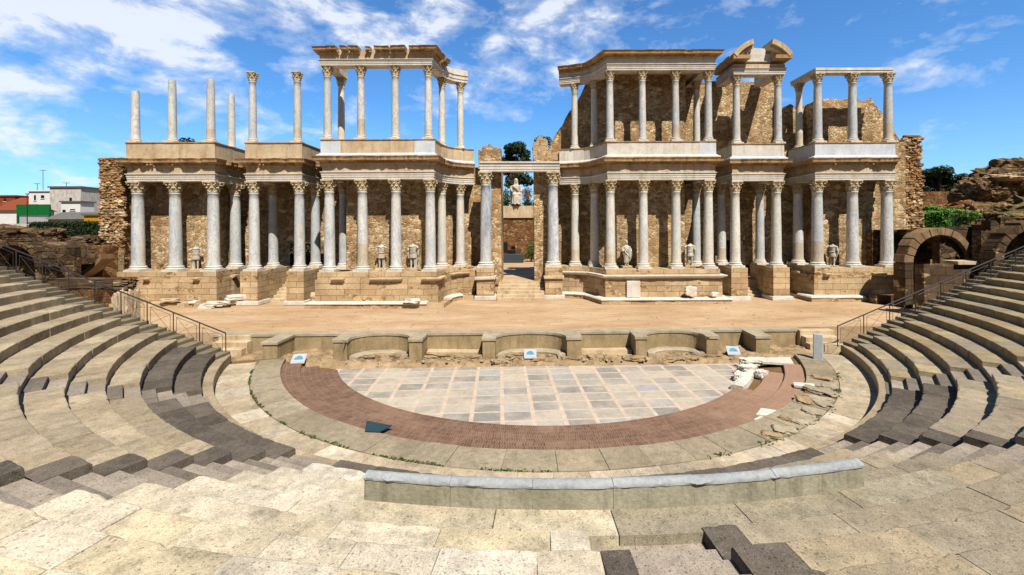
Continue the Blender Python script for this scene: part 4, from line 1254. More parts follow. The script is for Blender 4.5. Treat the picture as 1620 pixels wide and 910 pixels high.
# ---- podium ---------------------------------------------------------------
def podium(k, path, lab, crown=.8, ledge=1, seed=0):
    p = thing('podium', lab, 'podium', (path[1][0], path[1][1], 0), 'masonry podium blocks under the columns')
    mb = MB(); mb.sweep(path, [(-1.2, 0), (.72, 0), (.72, 1.9, .06), (-1.2, 1.9)], .3, seed); mb.build('block_wall', M['ashlar'], p)
    mb = MB(); mb.sweep(path, [(-1.2, 1.9), (.60, 1.9), (.60, ZP - .004, .05), (-1.2, ZP - .004)], .3, seed + 1); mb.build('top_course', M['ashlar'], p)
    mb = MB(); pts = path; rd = random.Random(seed)
    # crown moulding survives in pieces
    rp, rn = resample(pts, .45); run = []
    def flush(run):
        if len(run) > 1:
            mb = MB()
            mb.sweep(run, [(.55, 1.80), (.74, 1.80), (.86, 1.90, .05), (.98, 1.96, .08), (.98, 2.03, .08), (.55, 2.04)], .3, seed + 2)
            mb.build('crown_moulding', M['white' if k == 'ir' else 'tan'], p)
    for q in range(len(rp)):
        kk = mn.noise((q * .33 + seed * 3.3, seed, 0))
        if kk < (crown - .5): run.append(rp[q])
        else: flush(run); run = []
    flush(run)
    if ledge:
        mb = MB(); mb.sweep(path, [(.6, 0), (1.22, 0, .08), (1.22, .27, .12), (.6, .27)], .3, seed + 3); mb.build('base_course', M['ashlar'], p)
        run = []
        def flush2(run):
            if len(run) > 1:
                mb = MB()
                mb.sweep(run, [(.62, .275), (1.28, .275, .08), (1.30, .33, .1), (1.22, .41, .1), (.62, .44)], .35, seed + 4)
                mb.build('base_moulding', M['white'], p)
        for q in range(len(rp)):
            if mn.noise((q * .3 + seed * 5.1, 3, seed)) < ledge - .6: run.append(rp[q])
            else: flush2(run); run = []
        flush2(run)
    return p
pf = {k: list(v) for k, v in PATH.items()}
podium('fl', [(-29.4, 32.15), (bx('fl')[2], 32.15), (bx('fl')[2] + .02, 34.9)], 'rough tan masonry podium of the far-left bay', .42, .45, 3)
podium('il', [(bx('il')[0], 35.2)] + PATH['il'][1:], 'tan block podium with white ledge left of the gateway', .55, .85, 11)
podium('ir', PATH['ir'][:-1] + [(bx('ir')[3], 35.5)], 'tan block podium with continuous white mouldings right of the gateway', 1.6, 1.6, 21)
podium('fr', [(bx('fr')[0], 36.3), (bx('fr')[0], 33.3), (bx('fr')[2] + .6, 33.3)], 'tan masonry podium of the far-right bay', .5, .7, 31)
def pedestal(x, y, lab, w=.62, d=.68, white=True, group='pedestals of the narrow bays', z1=ZP):
    p = thing('pedestal', lab, 'pedestal', (x, y, 0), group)
    mb = MB(); 
    mb.box(x - w, x + w, y - d, y + d, .3, z1 - .003, .012, rs); mb.build('block', M['ashlar'], p, bevel=.02)
    mb = MB(); mb.box(x - w - .16, x + w + .16, y - d - .2, y + d, 0, .30, .02, rs); mb.build('plinth', M['white'], p, bevel=.03)
    return p
for k in ('nl', 'nr'):
    for i, x in enumerate(bx(k)):
        s_ = 'left' if i == 0 else 'right'
        pedestal(x, BAY[k]['Y'], f"tan stone pedestal under the {s_} front column of the {BAY[k]['name']}")
        # flank wall running back beside the steps
        mb = MB(); mb.box(x - .5, x + .55, BAY[k]['Y'] + .7, 36.6, 0, ZP - .006, .015, rs)
        o = mb.build('flank_wall', M['ashlar']); tag(o, f"masonry flank wall behind the {s_} pedestal of the {BAY[k]['name']}", 'wall', 'flank walls behind the pedestals', 'thing')
    X = bx(k)
    steps('doorway_steps', f"worn steps up to the doorway in the {BAY[k]['name']}", X[0] + .6, X[1] - .55, BAY[k]['Y'] + .9, 6, .21, .42, 0, M['tan'], 'worn steps to the three doorways')
for x, y, t in ((GX[0], GY[0], 'left'), (GX[1], GY[1], 'right')):
    p = pedestal(x, y, f"block pedestal with broken moulding under the {t} gateway column", .66, .72, True, 'pedestals of the gateway')
    mb = MB(); mb.box(x - .78, x + .80, y - .86, y + .5, 1.55, 1.78, .03, rs); mb.build('moulding', M['white' if t == 'left' else 'tan'], p, bevel=.03)
    mb = MB(); mb.box(x - .55, x + .9 if t == 'left' else x + .55, y + .7, 37.0, 0, ZP, .02, rs)
    o = mb.build('flank_wall', M['ashlar']); tag(o, f"masonry flank wall behind the {t} gateway pedestal", 'wall', 'flank walls behind the pedestals', 'thing')
steps('gateway_steps', 'worn steps rising through the central gateway', -2.3, 1.35, 33.2, 6, .208, .40, 0, M['tan'], 'worn steps to the three doorways')

# ---- back walls -----------------------------------------------------------
def wall(name, lab, path, z0, z1, mat, jz=.0, th=.9, zmod=None, seed=0, step=.4, jag=.0, sub=None, group='rubble back walls of the stage building'):
    mb = MB()
    if sub is None: prof = [(-th, z0), (0, z0), (jag, (z0 + z1) / 2, jag), (0, z1, jag, jz), (-th, z1, 0, jz)]
    else:
        prof = [(-th, z0)] + [(0, z0 + (z1 - z0) * q / sub, jag) for q in range(sub)] + [(0, z1, jag, jz), (-th, z1, 0, jz)]
    mb.sweep(path, prof, step, seed, zmod)
    o = mb.build(name, M[mat]); return tag(o, lab, 'wall', group, 'thing')
w = BAY
wall('back_wall', 'rubble back wall behind the far-left bay', [(-29.6, 33.35), (-23.55, 33.35), (-23.55, 36.4), (-19.95, 36.4)], 2.3, 10.5, 'rubble', seed=1)
wall('back_wall', 'rubble back wall behind the wide bay left of the gateway', [(-16.7, 36.4), (-13.3, 36.4), (-13.3, 32.65), (-7.8, 32.65), (-7.55, 34.2), (-6.9, 35.5), (-5.9, 36.3), (-4.3, 36.7), (-3.3, 36.7)], 2.3, 10.5, 'rubble', seed=2)
wall('back_wall', 'rubble back wall behind the wide bay right of the gateway', [(2.2, 37.0), (3.6, 36.8), (5.0, 36.3), (6.2, 35.4), (6.9, 33.85), (12.1, 33.85), (12.1, 37.0), (16.6, 37.0)], 2.3, 10.5, 'rubble', seed=3)
wall('back_wall', 'rubble back wall behind the far-right bay', [(18.3, 37.0), (22.9, 37.0), (22.9, 34.55), (29.4, 34.55)], 2.3, 10.5, 'rubble', seed=4)
for x0, x1, y, lb in ((-21.5, -15, 39.6, 'dark low wall behind the left narrow bay doorway'), (14.5, 20.5, 40.2, 'dark low wall behind the doorway under the pediment')):
    mb = MB(); mb.box(x0, x1, y, y + .8, 1.0, 3.2, .03, rs); o = mb.build('passage_wall', M['rubble_grey']); tag(o, lb, 'wall', None, 'thing')
def door_head(x0, x1, y, lab):
    mb = MB(); mb.box(x0 - .05, x1 + .05, y + .004, y + .8, 4.4, 10.4)
    o = mb.build('doorway_head_wall', M['rubble']); tag(o, lab, 'wall', None, 'thing')
door_head(-19.95, -16.7, 36.4, 'masonry above the shaded doorway in the left narrow bay')
door_head(16.6, 18.3, 37.0, 'masonry above the shaded doorway under the broken pediment')
# upper walls on the right
def zr(x, y, z):
    if z < 11: return z
    lim = 18.0
    if x < 6.5: lim = min(lim, 12.2 + 1.62 * (x - 1.9) if x < 5 else 17.4)
    if 21.4 < x < 22.6: lim = 16.2
    return min(z, lim) + (.35 * mn.noise((x * 1.3, z * .3, 1)) if z > lim else 0)
wall('upper_wall', 'tall ragged rubble wall behind the upper columns right of the gateway', [(1.6, 37.2), (3.6, 36.9), (5.0, 36.35), (6.2, 35.4), (6.9, 34.3), (12.4, 34.3), (12.4, 36.6), (20.6, 36.6)], 10.45, 17.5, 'rubble', .25, 1.2, zr, 5, .35, .05, 8, 'upper rubble walls')
def zr2(x, y, z):
    if z < 11: return z
    lim = 15.6 - .0 * x
    t = x
    if t > 27.6: lim = 15.3 - 1.35 * (t - 27.6)
    if t < 22.9: lim = 15.4 + .3 * math.sin(t * 5)
    return min(z, lim) + .4 * mn.noise((x * 1.1, z * .2, 4)) * (1 if z > lim else 0)
wall('upper_wall', 'ragged rubble wall behind the upper columns of the far-right bay', [(20.5, 36.3), (22.9, 36.3), (22.9, 35.2), (30.2, 35.2)], 10.45, 16.0, 'rubble', .3, 1.1, zr2, 6, .3, .05, 8, 'upper rubble walls')
# rough end piers
def stone_pier(lab, x0, x1, y0, y1, z0, z1, seed, side):
    p = thing('end_pier', lab, 'masonry pier', ((x0 + x1) / 2, (y0 + y1) / 2, z0), 'rough end piers of the stage building')
    mb = MB(); mb.box(x0 + .15, x1 - .15, y0 + .15, y1, z0, z1 - .15); mb.build('core', M['core'], p)
    mb = MB(); rd = random.Random(seed); z = z0
    while z < z1:
        h = rd.uniform(.15, .26)
        x = x0 + rd.uniform(-.08, .1)
        while x < x1 - .1:
            wd = rd.uniform(.22, .5)
            rock_mb(mb, (x + wd / 2, y0 + rd.uniform(.06, .18), z + h / 2), (wd * .60, rd.uniform(.14, .24), h * .62), rd.randint(0, 999), 2, .3, 0, 1.5, 0, False, .8)
            x += wd
        for yy in range(int((y1 - y0) / .42)):
            xs = x0 if side < 0 else x1
            rock_mb(mb, (xs - side * .12 + rd.uniform(-.08, .08), y0 + .2 + yy * .42, z + h / 2), (rd.uniform(.16, .26), .27, h * .6), rd.randint(0, 999), 1, .3, 0, 1.5, 0, False, .7)
        z += h * .92
    mb.build('facing_stones', M['core'], p)
stone_pier('rough toothed stone pier at the left end of the stage building', -31.2, -29.55, 32.3, 35.2, -1.0, 10.7, 3, -1)
stone_pier('rough toothed stone pier at the right end of the stage building', 29.0, 30.35, 34.0, 36.4, -1.0, 12.3, 4, 1)
wall('side_wall', 'smooth shaded wall strip beside the right end pier', [(28.05, 33.9), (29.1, 33.95)], 0, 11.9, 'rubble', .15, 1.5, None, 8, group=None)
# gateway jambs and stubs
def jag_block(name, lab, x0, x1, y0, y1, z0, z1, mat, seed, cat='wall', group=None, tops=.5):
    mb = MB(); n = max(3, int((x1 - x0) / .3)); rd = random.Random(seed)
    poly = [(x0, z0), (x1, z0)]
    for q in range(n + 1):
        x = x1 + (x0 - x1) * q / n
        e = 1 - abs(2 * q / n - 1)
        poly.append((x, z1 - tops * rd.random() - tops * .8 * (1 - e)))
        if 0 < q < n: poly.append((x - .02, z1 - tops * rd.random() - tops * .8 * (1 - e)))
    mb.slabxz(poly, y0, y1)
    o = mb.build(name, M[mat]); return tag(o, lab, cat, group, 'thing')
jag_block('gateway_jamb', 'tall rubble jamb wall on the left of the central gateway', -2.78, -2.0, 34.9, 38.2, 1.0, 11.2, 'rubble', 1, group='gateway jamb walls')
jag_block('gateway_jamb', 'tall shaded rubble jamb wall on the right of the central gateway', .62, 1.7, 35.3, 38.4, 0, 11.9, 'rubble', 2, group='gateway jamb walls')
jag_block('wall_stub', 'broken wall stub rising above the left end of the gateway lintel', -3.9, -2.05, 35.9, 37.2, 10.3, 12.4, 'rubble', 3, tops=.45, group='wall stubs above the gateway')
jag_block('wall_stub', 'taller broken wall stub above the right end of the gateway lintel', .55, 1.75, 36.0, 37.4, 10.3, 13.0, 'ashlar', 4, tops=.4, group='wall stubs above the gateway')
jag_block('wall_stub', 'low broken block behind the right end of the gateway lintel', 1.6, 2.8, 35.6, 36.6, 10.3, 11.8, 'ashlar', 14, tops=.3, group='wall stubs above the gateway')
# fallen pieces leaning against the podiums
for q, (px, py, Y, sz, m, lab, rz) in enumerate([
    (652, 476, 30.2, (.8, .35, .18), 'white', 'white marble base fragment before the podium left of the gateway', 0),
    (345, 480, 30.9, (1.1, .4, .2), 'white', 'broken white base block before the far-left podium', .1),
    (330, 487, 30.7, (.8, .35, .18), 'white', 'small broken white stones at the corner of the far-left podium', -.1),
    (268, 475, 31.0, (.9, .3, .15), 'tan', 'tan fallen block lying along the far-left podium', 0),
    (380, 470, 31.8, (1.3, .35, .25), 'white', 'long white slanting block between the far-left podium and the next pedestal', .5),
    (1092, 461, 31.4, (.62, .16, .42), 'white', 'white marble fragment leaning on the podium right of the gateway', .1),
    (1130, 466, 31.5, (.3, .2, .2), 'white', 'small white fragment beside the leaning marble block', .1),
    (500, 470, 31.4, (.5, .3, .4), 'tan', 'tan broken stones at the left corner of the podium left of the gateway', .4)]):
    p = at(px, py, Y); mb = MB(); rock_mb(mb, (p[0], p[1], max(.12, p[2])), (sz[0] * .8, sz[1], sz[2] * .9), 40 + q, 3, .3, 0, 1.3, rz, True, .85)
    o = mb.build('stone_fragment', M[m], smooth=25); tag(o, lab, 'stone fragment', None, 'thing')
mb = MB(); p = at(1002, 457, 31.8); mb.box(p[0] - .48, p[0] + .48, 31.70, 31.90, .44, 1.62, .015, rs)
o = mb.build('marble_slab', M['white'], bevel=.02); tag(o, 'upright white marble slab set into the podium right of the gateway', 'marble slab', None, 'thing')

# ================================================================== STATUES
def loft(mb, rings, seg=22):
    """rings: (cx, cy, z, rx, ry, fold amp, folds, phase)"""
    ids = []
    for (cx, cy, z, rx, ry, am, nf, ph) in rings:
        ids.append(mb.add([(cx + rx * math.cos(2 * PI * k / seg) * (1 + am * math.sin(nf * 2 * PI * k / seg + ph)), cy + ry * math.sin(2 * PI * k / seg) * (1 + am * math.sin(nf * 2 * PI * k / seg + ph)), z) for k in range(seg)]))
    for a in range(len(ids) - 1):
        for k in range(seg):
            j = (k + 1) % seg
            mb.face((ids[a] + k, ids[a] + j, ids[a + 1] + j, ids[a + 1] + k))
    mb.face([ids[0] + k for k in range(seg)][::-1]); mb.face([ids[-1] + k for k in range(seg)])
def ball(mb, c, r, seg=12):
    n = 8
    mb.lathe([(max(.002, r[0] * math.sin(PI * k / n)), -r[2] * math.cos(PI * k / n)) for k in range(n + 1)], c, seg)
def head(mb, c, s=1, veil=False):
    ball(mb, c, (.085 * s, .1 * s, .125 * s))
    x, y, z = c
    mb.tube([(x, y - .075 * s, z + .03 * s), (x, y - .105 * s, z - .015 * s), (x, y - .085 * s, z - .03 * s)], [.012 * s, .02 * s, .012 * s], 6)      # nose
    mb.tube([(x - .035 * s, y - .075 * s, z - .062 * s), (x, y - .088 * s, z - .06 * s), (x + .035 * s, y - .075 * s, z - .062 * s)], .011 * s, 6)   # mouth
    for sx in (-1, 1):
        mb.tube([(x + sx * .015 * s, y - .085 * s, z + .04 * s), (x + sx * .06 * s, y - .068 * s, z + .035 * s)], .013 * s, 6)                      # brows
        ball(mb, (x + sx * .086 * s, y, z), (.018 * s, .02 * s, .032 * s), 8)                                                                     # ears
    ball(mb, (x, y - .055 * s, z - .1 * s), (.045 * s, .04 * s, .035 * s), 8)                                                                     # chin
    loft(mb, [(x, y + .02 * s, z - .02 * s, .098 * s, .1 * s, .05, 9, 0), (x, y + .02 * s, z + .07 * s, .1 * s, .105 * s, .07, 11, 0), (x, y + .01 * s, z + .12 * s, .07 * s, .075 * s, .05, 9, 1), (x, y + .01 * s, z + .145 * s, .02 * s, .02 * s, 0, 3, 0)], 16)
    if veil:
        loft(mb, [(x, y + .06 * s, z - .32 * s, .17 * s, .1 * s, .06, 7, 0), (x, y + .05 * s, z - .1 * s, .125 * s, .1 * s, .05, 7, 1), (x, y + .04 * s, z + .07 * s, .115 * s, .11 * s, .03, 7, 1), (x, y + .03 * s, z + .16 * s, .05 * s, .06 * s, 0, 3, 0)], 18)
def fig_tunic(mb, flip=1, cloak=False, stump=True):
    f = flip
    for sx, fy in ((-.105, -.03), (.115, .05)):
        mb.tube([(sx * f, fy, .06), (sx * f * .98, fy * .9 - .0, .28), (sx * f, fy * .6 - .02, .50), (sx * f * .95, 0, .85)], [.048, .066, .066, .105], 12)
        mb.tube([(sx * f, fy + .05, .045), (sx * f, fy - .08, .035), (sx * f * 1.05, fy - .17, .025)], [.05, .045, .03], 10)
    mb.tube([(.19 * f, .13, .0), (.18 * f, .12, .3), (.16 * f, .1, .62)], [.085, .07, .075], 9)      # trunk support
    loft(mb, [(0, 0, .66, .235, .19, .07, 11, 0), (0, 0, .80, .22, .175, .06, 11, .3), (0, 0, .97, .195, .15, .03, 11, .5), (0, 0, 1.05, .185, .145, 0, 3, 0), (0, -.005, 1.12, .20, .155, .02, 7, 0), (0, -.01, 1.3, .225, .16, .015, 4, 1), (0, 0, 1.42, .235, .15, .0, 3, 0), (0, .01, 1.52, .16, .11, 0, 3, 0), (0, .01, 1.56, .075, .075, 0, 3, 0), (0, .0, 1.61, .065, .068, 0, 3, 0)])
    mb.tube([(-.2, -.13, 1.05), (0, -.17, 1.03), (.2, -.13, 1.05)], .022, 8)    # belt
    mb.tube([(-.225 * f, 0, 1.43), (-.30 * f, -.02, 1.28), (-.31 * f, -.04, 1.12)], [.07, .062, .055], 10)
    mb.tube([(.225 * f, 0, 1.43), (.33 * f, -.06, 1.36), (.40 * f, -.12, 1.32)], [.07, .06, .05], 10)
    mb.tube([(-.2 * f, -.1, 1.46), (0, -.16, 1.38), (.2 * f, -.08, 1.46)], [.045, .05, .05], 10)
    if cloak:
        loft(mb, [(.05 * f, .15, .35, .20, .07, .16, 9, 0), (.02 * f, .14, .8, .29, .08, .14, 9, .5), (0, .12, 1.2, .29, .09, .1, 9, 1), (0, .08, 1.46, .25, .11, .06, 7, 1), (0, .05, 1.52, .15, .08, 0, 3, 0)], 26)
        mb.tube([(-.26, -.02, 1.44), (-.33, .02, 1.2), (-.34, .04, .85), (-.30, .06, .62)], [.08, .07, .07, .045], 10)
        mb.tube([(.26, -.02, 1.44), (.34, .02, 1.15), (.35, .03, .85)], [.08, .07, .05], 10)
def fig_toga(mb, flip=1):
    f = flip
    for sx in (-.09, .10):
        mb.tube([(sx, .0, .05), (sx, .0, .3), (sx, 0, .5)], [.05, .062, .07], 10)
        mb.tube([(sx, .05, .04), (sx, -.08, .035), (sx * 1.1, -.16, .025)], [.05, .042, .03], 10)
    loft(mb, [(0, .02, .22, .20, .15, .12, 9, 0), (0, .01, .5, .22, .17, .10, 9, .6), (0, 0, .8, .245, .19, .08, 8, 1), (0, 0, 1.08, .235, .18, .06, 7, 1.5), (0, 0, 1.3, .25, .17, .04, 6, 2), (0, 0, 1.43, .245, .155, .02, 5, 0), (0, .01, 1.52, .15, .11, 0, 3, 0), (0, .01, 1.57, .07, .075, 0, 3, 0), (0, 0, 1.64, .062, .066, 0, 3, 0)])
    for q, (a, b, c_, r) in enumerate(((( -.24 * f, -.03, 1.46), (-.02, -.21, 1.12), (.25 * f, -.1, .92), .05), ((-.2 * f, -.08, 1.46), (.05, -.21, 1.24), (.26 * f, -.06, 1.06), .045), ((-.25 * f, .0, 1.4), (-.1, -.2, .95), (.2 * f, -.16, .62), .045), ((.2 * f, -.14, .98), (.24 * f, -.16, .7), (.2 * f, -.12, .34), .06))):
        mb.tube([a, b, c_], [r, r * 1.1, r * .8], 9)
    mb.tube([(-.235 * f, 0, 1.43), (-.31 * f, -.02, 1.25), (-.30 * f, -.10, 1.08)], [.085, .08, .065], 10)
    mb.tube([(.235 * f, 0, 1.43), (.33 * f, 0, 1.22), (.30 * f, -.16, 1.08)], [.085, .08, .06], 10)
    mb.tube([(.30 * f, -.12, 1.08), (.34 * f, -.06, .8), (.33 * f, .0, .5)], [.08, .075, .04], 10)
    head(mb, (0, -.015, 1.745), 1.0)
def fig_seated(mb):
    mb.box(-.36, .36, -.05, .42, 0, .62); mb.box(-.38, .38, .32, .44, .5, 1.25)
    loft(mb, [(0, -.30, .05, .34, .27, .10, 11, 0), (0, -.30, .25, .31, .24, .10, 11, .5), (0, -.28, .52, .30, .22, .06, 9, 1), (0, -.22, .66, .29, .22, .03, 7, 1), (0, -.16, .74, .26, .2, 0, 3, 0)], 26)
    for sx in (-1, 1):
        mb.tube([(sx * .13, .15, .68), (sx * .15, -.25, .69), (sx * .15, -.40, .62), (sx * .14, -.42, .35), (sx * .13, -.46, .08)], [.14, .135, .12, .095, .07], 12)
        mb.tube([(sx * .11, -.45, .05), (sx * .12, -.6, .035)], [.055, .035], 10)
        mb.tube([(sx * .22, .1, 1.24), (sx * .33, .04, 1.02), (sx * .28, -.18, .88)], [.085, .075, .055], 10)
        ball(mb, (sx * .27, -.22, .87), (.055, .06, .045), 8)
        for q in range(4): mb.tube([(sx * (.24 + q * .022), -.24, .875), (sx * (.24 + q * .024), -.32 - .012 * (q % 2), .85)], [.014, .011], 6)
    loft(mb, [(0, .1, .62, .24, .19, .04, 7, 0), (0, .1, .85, .21, .165, .05, 9, 0), (0, .08, 1.08, .225, .165, .04, 7, 1), (0, .08, 1.22, .235, .15, .02, 5, 0), (0, .09, 1.32, .14, .11, 0, 3, 0), (0, .08, 1.37, .07, .075, 0, 3, 0), (0, .07, 1.43, .065, .065, 0, 3, 0)])
    mb.tube([(-.24, .0, 1.24), (0, -.12, 1.05), (.24, -.05, .8)], [.05, .055, .06], 9)
    head(mb, (0, .05, 1.55), 1.05, True)
def statue(lab, x, y, z, fn, s, rz, plinth, mat='statue', group='headless and draped marble statues between the columns'):
    t = thing('statue', lab, 'statue', (x, y, z), group, rz)
    mb = MB(); fn(mb)
    o = mb.build('figure', M[mat], origin=(0, 0, 0))
    md = o.modifiers.new('Remesh', 'REMESH'); md.mode = 'VOXEL'; md.voxel_size = .016; md.use_smooth_shade = True
    sm = o.modifiers.new('Smooth', 'SMOOTH'); sm.factor = .5; sm.iterations = 2
    dg = bpy.context.evaluated_depsgraph_get(); dg.update()
    me = bpy.data.meshes.new_from_object(o.evaluated_get(dg))
    me.materials.clear(); me.materials.append(M[mat])
    bpy.data.objects.remove(o)
    f = part('figure', me, t, (0, 0, plinth)); f.scale = (s, s, s)
    mb = MB(); mb.box(x - .36 * s, x + .36 * s, y - .28 * s, y + .28 * s, z - .01, z + plinth + .005, .02, rs)
    mb.build('plinth', M['tan'], t, bevel=.02)
    return t
statue('headless armless marble statue in a tunic behind the far-left bay columns', ax(310, 32.8), 32.8, ZP, lambda m: fig_tunic(m, -1), 1.05, .5, .10)
statue('headless marble statue in a short tunic with bare legs', ax(603, 32.1), 32.1, ZP, lambda m: fig_tunic(m, 1), 1.08, .15, .16)
statue('headless marble statue with a wide cloak hanging to both sides', ax(653, 32.15), 32.15, ZP, lambda m: fig_tunic(m, 1, True), 1.10, -.05, .16)
statue('draped marble statue with a head, standing behind the right wide bay', ax(991, 33.25), 33.25, ZP, lambda m: fig_toga(m, 1), 1.0, .1, .16)
statue('headless marble statue with puffed cloak beside the shaded rear column', ax(1092, 33.4), 33.4, ZP, lambda m: fig_tunic(m, -1, True), 1.02, -.3, .16)
statue('headless marble statue in armour turned aside, in the far-right bay', ax(1317, 33.9), 33.9, ZP, lambda m: fig_tunic(m, -1, True), 1.02, -.9, .05)

# ================================================================== GARDEN BEHIND THE GATEWAY
def wallbox(name, lab, x0, x1, y0, y1, z0, z1, mat, cat='wall', jit=.03, group=None):
    mb = MB(); mb.box(x0, x1, y0, y1, z0, z1, jit, rs); o = mb.build(name, M[mat]); return tag(o, lab, cat, group, 'thing')
wallbox('garden_wall', 'low rubble garden wall behind the gateway below the seated statue', -9, 9, 60, 61, .8, 6.85, 'rubble_red')
wallbox('statue_pedestal', 'long plain stone pedestal course under the seated statue', -8, 8, 59.8, 61.6, 6.85, 8.45, 'tan', 'pedestal')
statue('seated veiled marble goddess statue on the garden wall seen through the gateway', ax(817, 60.6), 60.6, 8.45, fig_seated, 2.15, .1, .15, 'statue', None)
tk = thing('water_basin', 'dark slate basin standing in the garden beyond the gateway', 'basin', (ax(810, 54), 54, 1.25))
x0, x1 = ax(794, 54), ax(828, 54)
mb = MB(); mb.box(x0, x1, 53.4, 55.2, 1.25, 2.3); mb.build('basin_wall', M['tank'], tk, bevel=.04)
mb = MB(); mb.box(x0 + .6, x1 - 1.0, 54.4, 54.9, 2.3, 2.8); mb.build('spout_block', M['black'], tk, bevel=.04)
wallbox('low_wall', 'ochre low garden wall stub right of the basin', ax(815, 58), ax(830, 58), 57.7, 58.7, 1.2, 5.0, 'rubble_red', 'wall')
wallbox('garden_hatch', 'dark square hatch in the garden wall behind the basin', ax(794, 59.8), ax(803, 59.8), 59.7, 60.05, 2.5, 3.5, 'black', 'hatch', .0)

# ================================================================== PLANTS
def leaves(mb, lobes, n, size, rnd, shell=.55):
    for k in range(n):
        c, r = lobes[rnd.randrange(len(lobes))]
        while True:
            d = Vector((rnd.gauss(0, 1), rnd.gauss(0, 1), rnd.gauss(0, 1)))
            if d.length > .01: break
        d.normalize()
        t = shell + (1 - shell) * rnd.random() ** .7
        p = Vector(c) + Vector((d.x * r[0], d.y * r[1], d.z * r[2])) * t
        nrm = (d + Vector((rnd.gauss(0, .5), rnd.gauss(0, .5), rnd.gauss(0, .5) + .3))).normalized()
        a = nrm.orthogonal().normalized(); a.rotate(Matrix.Rotation(rnd.uniform(0, 6.28), 3, nrm)); b = nrm.cross(a)
        s = size * rnd.uniform(.6, 1.35)
        i = mb.add([p - a * s * .5, p + b * s * .28 + nrm * s * .06, p + a * s * .5, p - b * s * .28 + nrm * s * .06])
        mb.face((i, i + 1, i + 2, i + 3))
def tree(lab, x, y, z0, ztop, rad, mat, n, size, seed, crown=.6, name='tree', cat='tree', group=None, nl=13, flatness=1):
    rd = random.Random(seed)
    t = thing(name, lab, cat, (x, y, z0), group)
    H = ztop - z0; zb = z0 + H * (1 - crown)
    mb = MB(); limbs = []
    top = (x + rd.uniform(-.2, .2), y, z0 + H * .8)
    mb.tube([(x, y, z0 - .3), (x + rd.uniform(-.15, .15), y, z0 + H * .3), (x + rd.uniform(-.2, .2), y, z0 + H * .55), top], [H * .028, H * .022, H * .016, H * .006], 9)
    lobes = []
    zc = (zb + ztop) / 2; rz_ = (ztop - zb) / 2
    for k in range(nl):
        a = rd.uniform(0, 6.28); u = rd.uniform(-1, 1); q = math.sqrt(1 - u * u) * rd.uniform(.4, .78)
        c = (x + math.cos(a) * q * rad, y + math.sin(a) * q * rad, zc + u * rz_ * .68)
        r = rad * rd.uniform(.26, .42)
        lobes.append((c, (r, r, r * .8 * flatness)))
        s0 = (x, y, z0 + H * rd.uniform(.3, .6))
        mb.tube([s0, tuple((s0[i] + c[i]) / 2 + (.15 if i == 2 else 0) for i in range(3)), c], [H * .011, H * .008, H * .003], 6)
    mb.build('trunk', M['bark'], t, smooth=True)
    mb = MB(); leaves(mb, lobes, n, size, rd, .35); mb.build('crown', M[mat], t, recalc=False)
    return t
tree('tall dark tree seen above the gateway lintel', ax(817, 76), 76, 5, 22.0, 3.2, 'leaf_dark', 8500, .45, 2, .8, nl=20)
tree('dark tree half hidden behind the wall stub right of the gateway', ax(866, 78), 78, 5, 23.0, 3.2, 'leaf_dark', 3600, .42, 3, .6)
tree('low dark tree behind the upper broken columns of the far-left bay', ax(296, 62), 62, 4, 18.7, 3.6, 'leaf_dark', 3000, .4, 4, .5)
tree('broad umbrella pine on the slope right of the stage building', ax(1486, 88), 88, 7, 17.8, 5.6, 'leaf_dark', 9500, .55, 5, .82, flatness=.9, nl=24)
tree('dark spreading tree behind the umbrella pine at the right', ax(1462, 100), 100, 7, 17.5, 4.6, 'leaf_dark', 2600, .5, 15, .7)
tree('small green treetop on the crest of the right ruins', ax(1612, 92), 92, 9, 19.2, 4.0, 'leaf_mid', 2200, .45, 6, .6)
def shrub(lab, x, y, z, r, mat, n, size, seed, name='shrub', cat='shrub', group=None):
    rd = random.Random(seed); t = thing(name, lab, cat, (x, y, z), group)
    mb = MB()
    for k in range(6):
        a = rd.uniform(0, 6.28); mb.tube([(x, y, z - .2), (x + math.cos(a) * r[0] * .4, y + math.sin(a) * r[1] * .4, z + r[2] * 1.1)], [.05, .02], 6)
    mb.build('stem', M['bark'], t)
    lobes = [((x + rd.uniform(-.5, .5) * r[0], y + rd.uniform(-.5, .5) * r[1], z + r[2] * rd.uniform(.5, 1.4)), (r[0] * .55, r[1] * .55, r[2] * .6)) for _ in range(9)]
    mb = MB(); leaves(mb, lobes, n, size, rd, .3); mb.build('crown', M[mat], t, recalc=False)
shrub('green shrub left of the seated statue', ax(798, 64), 64, 6.5, (1.5, 1.5, 3.0), 'leaf_mid', 2200, .28, 1)
shrub('orange leaved shrub right of the seated statue', ax(834, 64), 64, 9.0, (1.1, 1.1, 1.6), 'leaf_autumn', 900, .2, 2)
shrub('dark shrub low beside the seated statue', ax(838, 63), 63, 7.0, (1.4, 1.2, 1.5), 'leaf_dark', 1400, .2, 3)
shrub('round green bush beside the garden basin', ax(840, 55), 55, 1.2, (1.1, 1.1, 1.5), 'leaf_mid', 1400, .16, 4)
shrub('green plants seen through the left narrow bay doorway', -18.3 * 41.5 / 36.4, 41.5, 2.6, (2.4, .8, 1.5), 'leaf_mid', 2200, .2, 11)
shrub('green plants seen through the doorway under the pediment', 17.4 * 42 / 37, 42, 2.6, (2.2, .8, 1.5), 'leaf_mid', 2000, .2, 12)
